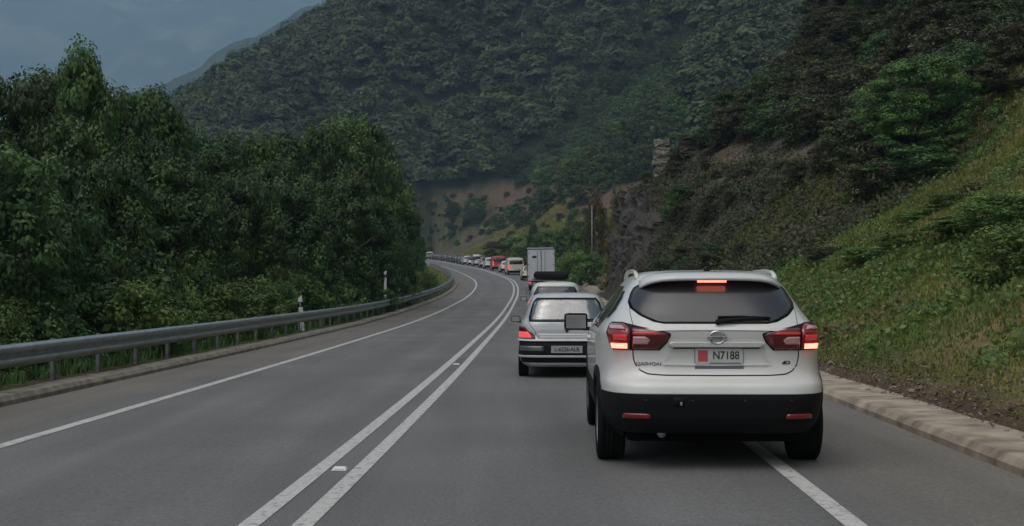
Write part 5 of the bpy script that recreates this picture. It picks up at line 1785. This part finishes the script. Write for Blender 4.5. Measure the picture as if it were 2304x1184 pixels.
# dead leaves and crumbs of stone along the kerb
X, Y, u = scatter(5000, 9, 45, 5.8, 6.9, 1.3)
m = in_view(X, Y)
X, Y = X[m], Y[m]
Z = np.where(u[m] < 5.98, cz(Y) + bank(Y) * 5.3 * .35 + .15, ground_z(X, Y) + .03)
P = np.stack([X, Y, Z + gg.uniform(0, .03, len(X))], -1)
nr = rand_unit(len(X), gg) * .6 + np.array([0, 0, 1.0]); nr /= np.linalg.norm(nr, axis=1, keepdims=True)
tag(link(bpy.data.objects.new("leaf_litter", quads_mesh("leaf_litter", leaves_at(P, nr, .024, gg), gg.uniform(0, 1, len(X)), M['litter']))), "brown dead leaves and crumbs along the foot of the bank", kind='stuff')


# ------------------------------------------------------------------ rock, posts, pole, houses
def rock_mass(name, c, size, seed, mat, layers=7, label=None, cat='rock', group=None, rot=0.0):
    """layered outcrop: slabs piled with recessed joints"""
    rr_ = random.Random(seed)
    r = tag(empty(name, c, (0, 0, rot)), label, cat, group)
    z = 0.0
    for k in range(layers):
        h = size[2] / layers * rr_.uniform(.7, 1.3)
        bm = bmesh.new()
        box_bm(bm, (0, 0, 0), (size[0] * rr_.uniform(.75, 1.0), size[1] * rr_.uniform(.75, 1.0), h * .97))
        bmesh.ops.subdivide_edges(bm, edges=bm.edges[:], cuts=3, use_grid_fill=True)
        for v in bm.verts:
            v.co += Vector((rr_.gauss(0, .035) * size[0], rr_.gauss(0, .06) * size[1], rr_.gauss(0, .13) * h))
        bmesh.ops.translate(bm, vec=(rr_.uniform(-.04, .04) * size[0], 0, z + h / 2), verts=bm.verts)
        bmesh.ops.rotate(bm, cent=(0, 0, 0), matrix=Matrix.Rotation(rr_.uniform(-.03, .05), 3, 'Y'), verts=bm.verts)
        bm_obj("slab", bm, mat, r)
        z += h
    return r


# the bare rock face at the end of the cut
def rock_wall():
    us = []
    n = 130; m = 60
    V, F = [], []
    for i in range(n):
        s_ = i / (n - 1)
        if s_ < .72:
            Y = 58 + (88.5 - 58) * s_ / .72; base_u = 6.9
            out = 0
        else:
            q = (s_ - .72) / .28
            Y = 88.5 + 2.5 * math.sin(q * math.pi / 2); base_u = 6.9 + 9 * q ** 1.3
        top = 3.0 + 4.6 * float(smooth(58, 84, Y)) - (2.2 * (s_ - .72) / .28 if s_ > .72 else 0)
        for j in range(m):
            t = j / (m - 1)
            lean = 2.9 * (1 - float(smooth(60, 86, Y))) + .55
            u = base_u + lean * t ** 1.2
            bl = (fbm(s_ * 34, t * 9, 3) * 1.5 + fbm(s_ * 90, t * 24, 8) * .7)
            step = .35 * (vnoise(s_ * 26 + t * 2, t * 7, 12) > .5)
            u += float(bl * .55 + step * .6) - .25
            p = road_pt(np.array([Y]), np.array([u]))[0]
            zb = float(cz(Y))
            V.append((p[0], p[1] + float(fbm(t * 8, s_ * 20, 4)) * .5, zb - .3 + top * t + float(fbm(s_ * 20, t * 12, 6)) * .3))
    for i in range(n - 1):
        for j in range(m - 1):
            F.append((i * m + j, i * m + j + 1, (i + 1) * m + j + 1, (i + 1) * m + j))
    o = mesh_obj("rock_face", V, F, M['rock'], None, shade=False)
    return tag(o, "dark bare rock face of the road cut ending in a steep edge", "cliff", kind='structure')


rock_wall()
rock_mass("rock_outcrop", Vector(((1488 - 1152) / FPX * 86, 86, 0)) + Vector((0, 0, on_ground((1488 - 1152) / FPX * 86, 86) - .4)), (1.1, .8, 2.9), 4, M['rock_pillar'], 8, "upright pale striped rock pillar on the spur above the cliff edge")
for k, (px, py, d, sz, lab) in enumerate([(1565, 330, 84, (2.2, 1.4, 1.2), "layered grey rock ledge right of the upright pale pillar"),
                                         (2150, 110, 72, (4.0, 1.6, 1.6), "pale layered rock ledge high above the big round slope tree"),
                                         (2060, 60, 78, (3.6, 1.6, 1.5), "brown rock ledge at the top of the right slope"),
                                         (2240, 40, 74, (3.4, 1.6, 1.8), "reddish rock ledge in the upper right corner"),
                                         (1410, 452, 88, (1.3, 1.0, 1.3), "small pale rock on the tip of the cliff edge")]):
    h = hit(px, py, 50, 140)
    if h is None: h = Vector(((px - 1152) / FPX * d, d, CAM_H + (HOR - py) / FPX * d))
    rock_mass("rock_outcrop", h - Vector((0, 0, sz[2] * .6)), sz, 20 + k, M['rock_pale' if k in (1, 4) else 'rock'], 3, lab, rot=rr.uniform(-.4, .4))
# stones lying on the dirt path and on the bank
for k in range(22):
    Y = rr.uniform(11, 34); u = rr.uniform(5.75, 6.5)
    p = road_pt(np.array([Y]), np.array([u]))[0]
    bm = bmesh.new()
    bmesh.ops.create_icosphere(bm, subdivisions=2, radius=rr.uniform(.02, .045))
    for v in bm.verts: v.co = Vector((v.co.x * 1.3, v.co.y, v.co.z * .7)) + Vector((rr.gauss(0, .006), rr.gauss(0, .006), rr.gauss(0, .005)))
    o = bm_obj("stone", bm, M['concrete_old'], None)
    o.location = (p[0], p[1], float(cz(Y)) + (.155 if u < 5.98 else on_ground(p[0], p[1]) - float(cz(Y)) + .03))
    tag(o, "loose pale stone lying on the broken kerb below the bank", "stone", "loose stones on the kerb")

# small white posts and the pole in the valley
for k, px in enumerate((1268, 1287, 1306, 1325, 1346)):
    d = 126
    X = (px - 1152) / FPX * d; zt = CAM_H + (HOR - 546) / FPX * d
    zg = on_ground(X, d)
    bm = bmesh.new()
    hp_ = 1.1
    box_bm(bm, (0, 0, hp_ / 2 - .1), (.11, .11, hp_ + .2), .02)
    o = bm_obj("fence_post", bm, M['wood_post']); o.location = (X, d, zg)
    tag(o, "pale fence post in the short row beside the green trees right of the lorry", "fence post", "pale fence posts in the valley")
d = 128; X = (1332 - 1152) / FPX * d; zg = on_ground(X, d); zt = CAM_H + (HOR - 462) / FPX * d
o = tube("pole", [(0, 0, -.3), (0, 0, zt - zg)], [.08, .055], M['galv_old'], None, 10); o.location = (X, d, zg)
tag(o, "thin pale pole standing among the green trees by the cliff edge", "pole")

def hut(px, py, w, dpt, h, roof, label, yaw):
    p = hit(px, py, 200, 800)
    if p is None: return
    r = tag(empty("house", tuple(p), (0, 0, yaw)), label, "house")
    box("wall", (0, 0, h / 2 - .6), (w, dpt, h + 1.2), M['render_white'], r)
    V = [(-w * .56, -dpt * .58, h), (w * .56, -dpt * .58, h), (w * .56, dpt * .58, h), (-w * .56, dpt * .58, h), (-w * .56, 0, h + h * .35), (w * .56, 0, h + h * .35)]
    rf = mesh_obj("roof", V, [(0, 1, 5, 4), (2, 3, 4, 5), (0, 4, 3), (1, 2, 5), (3, 2, 1, 0)], M[roof], r, shade=False)
    box("chimney", (w * .25, dpt * .1, h * 1.35), (.5, .5, 1.0), M['render_white'], rf)
    for x in (-w * .25, w * .25):
        f = box("window", (x, -dpt / 2 - .01, h * .55), (.9, .06, 1.1), M['wood_post'], r)
        box("pane", (0, -.04, 0), (.72, .03, .92), M['dark_glass'], f)
        f.data.transform(Matrix.Translation((-x, dpt / 2 + .01, -h * .55))); f.location = (x, -dpt / 2 - .01, h * .55)
    return r


hut(1182, 90, 2.4, 2.4, 2.2, 'render_white', "tiny white house high among the hillside trees", .2)
hut(628, 234, 2.6, 2.4, 2.0, 'roof_tile', "tiny white house with orange tiled roof on the hillside above the left wood", -.3)

# ------------------------------------------------------------------ the air of the valley
bm = bmesh.new()
box_bm(bm, (0, 2700, 880), (9000, 7200, 2080))
hz = bm_obj("haze", bm)
hm = bpy.data.materials.new("haze")
hm.use_nodes = True
hn = hm.node_tree
hn.nodes.clear()
ho = hn.nodes.new("ShaderNodeOutputMaterial")
hv = hn.nodes.new("ShaderNodeVolumePrincipled")
hv.inputs['Color'].default_value = (0.52, 0.75, 0.98, 1)
hv.inputs['Density'].default_value = 0.00023
hv.inputs['Anisotropy'].default_value = 0.0
hn.links.new(hv.outputs[0], ho.inputs['Volume'])
hz.data.materials.append(hm)
tag(hz, kind='stuff')
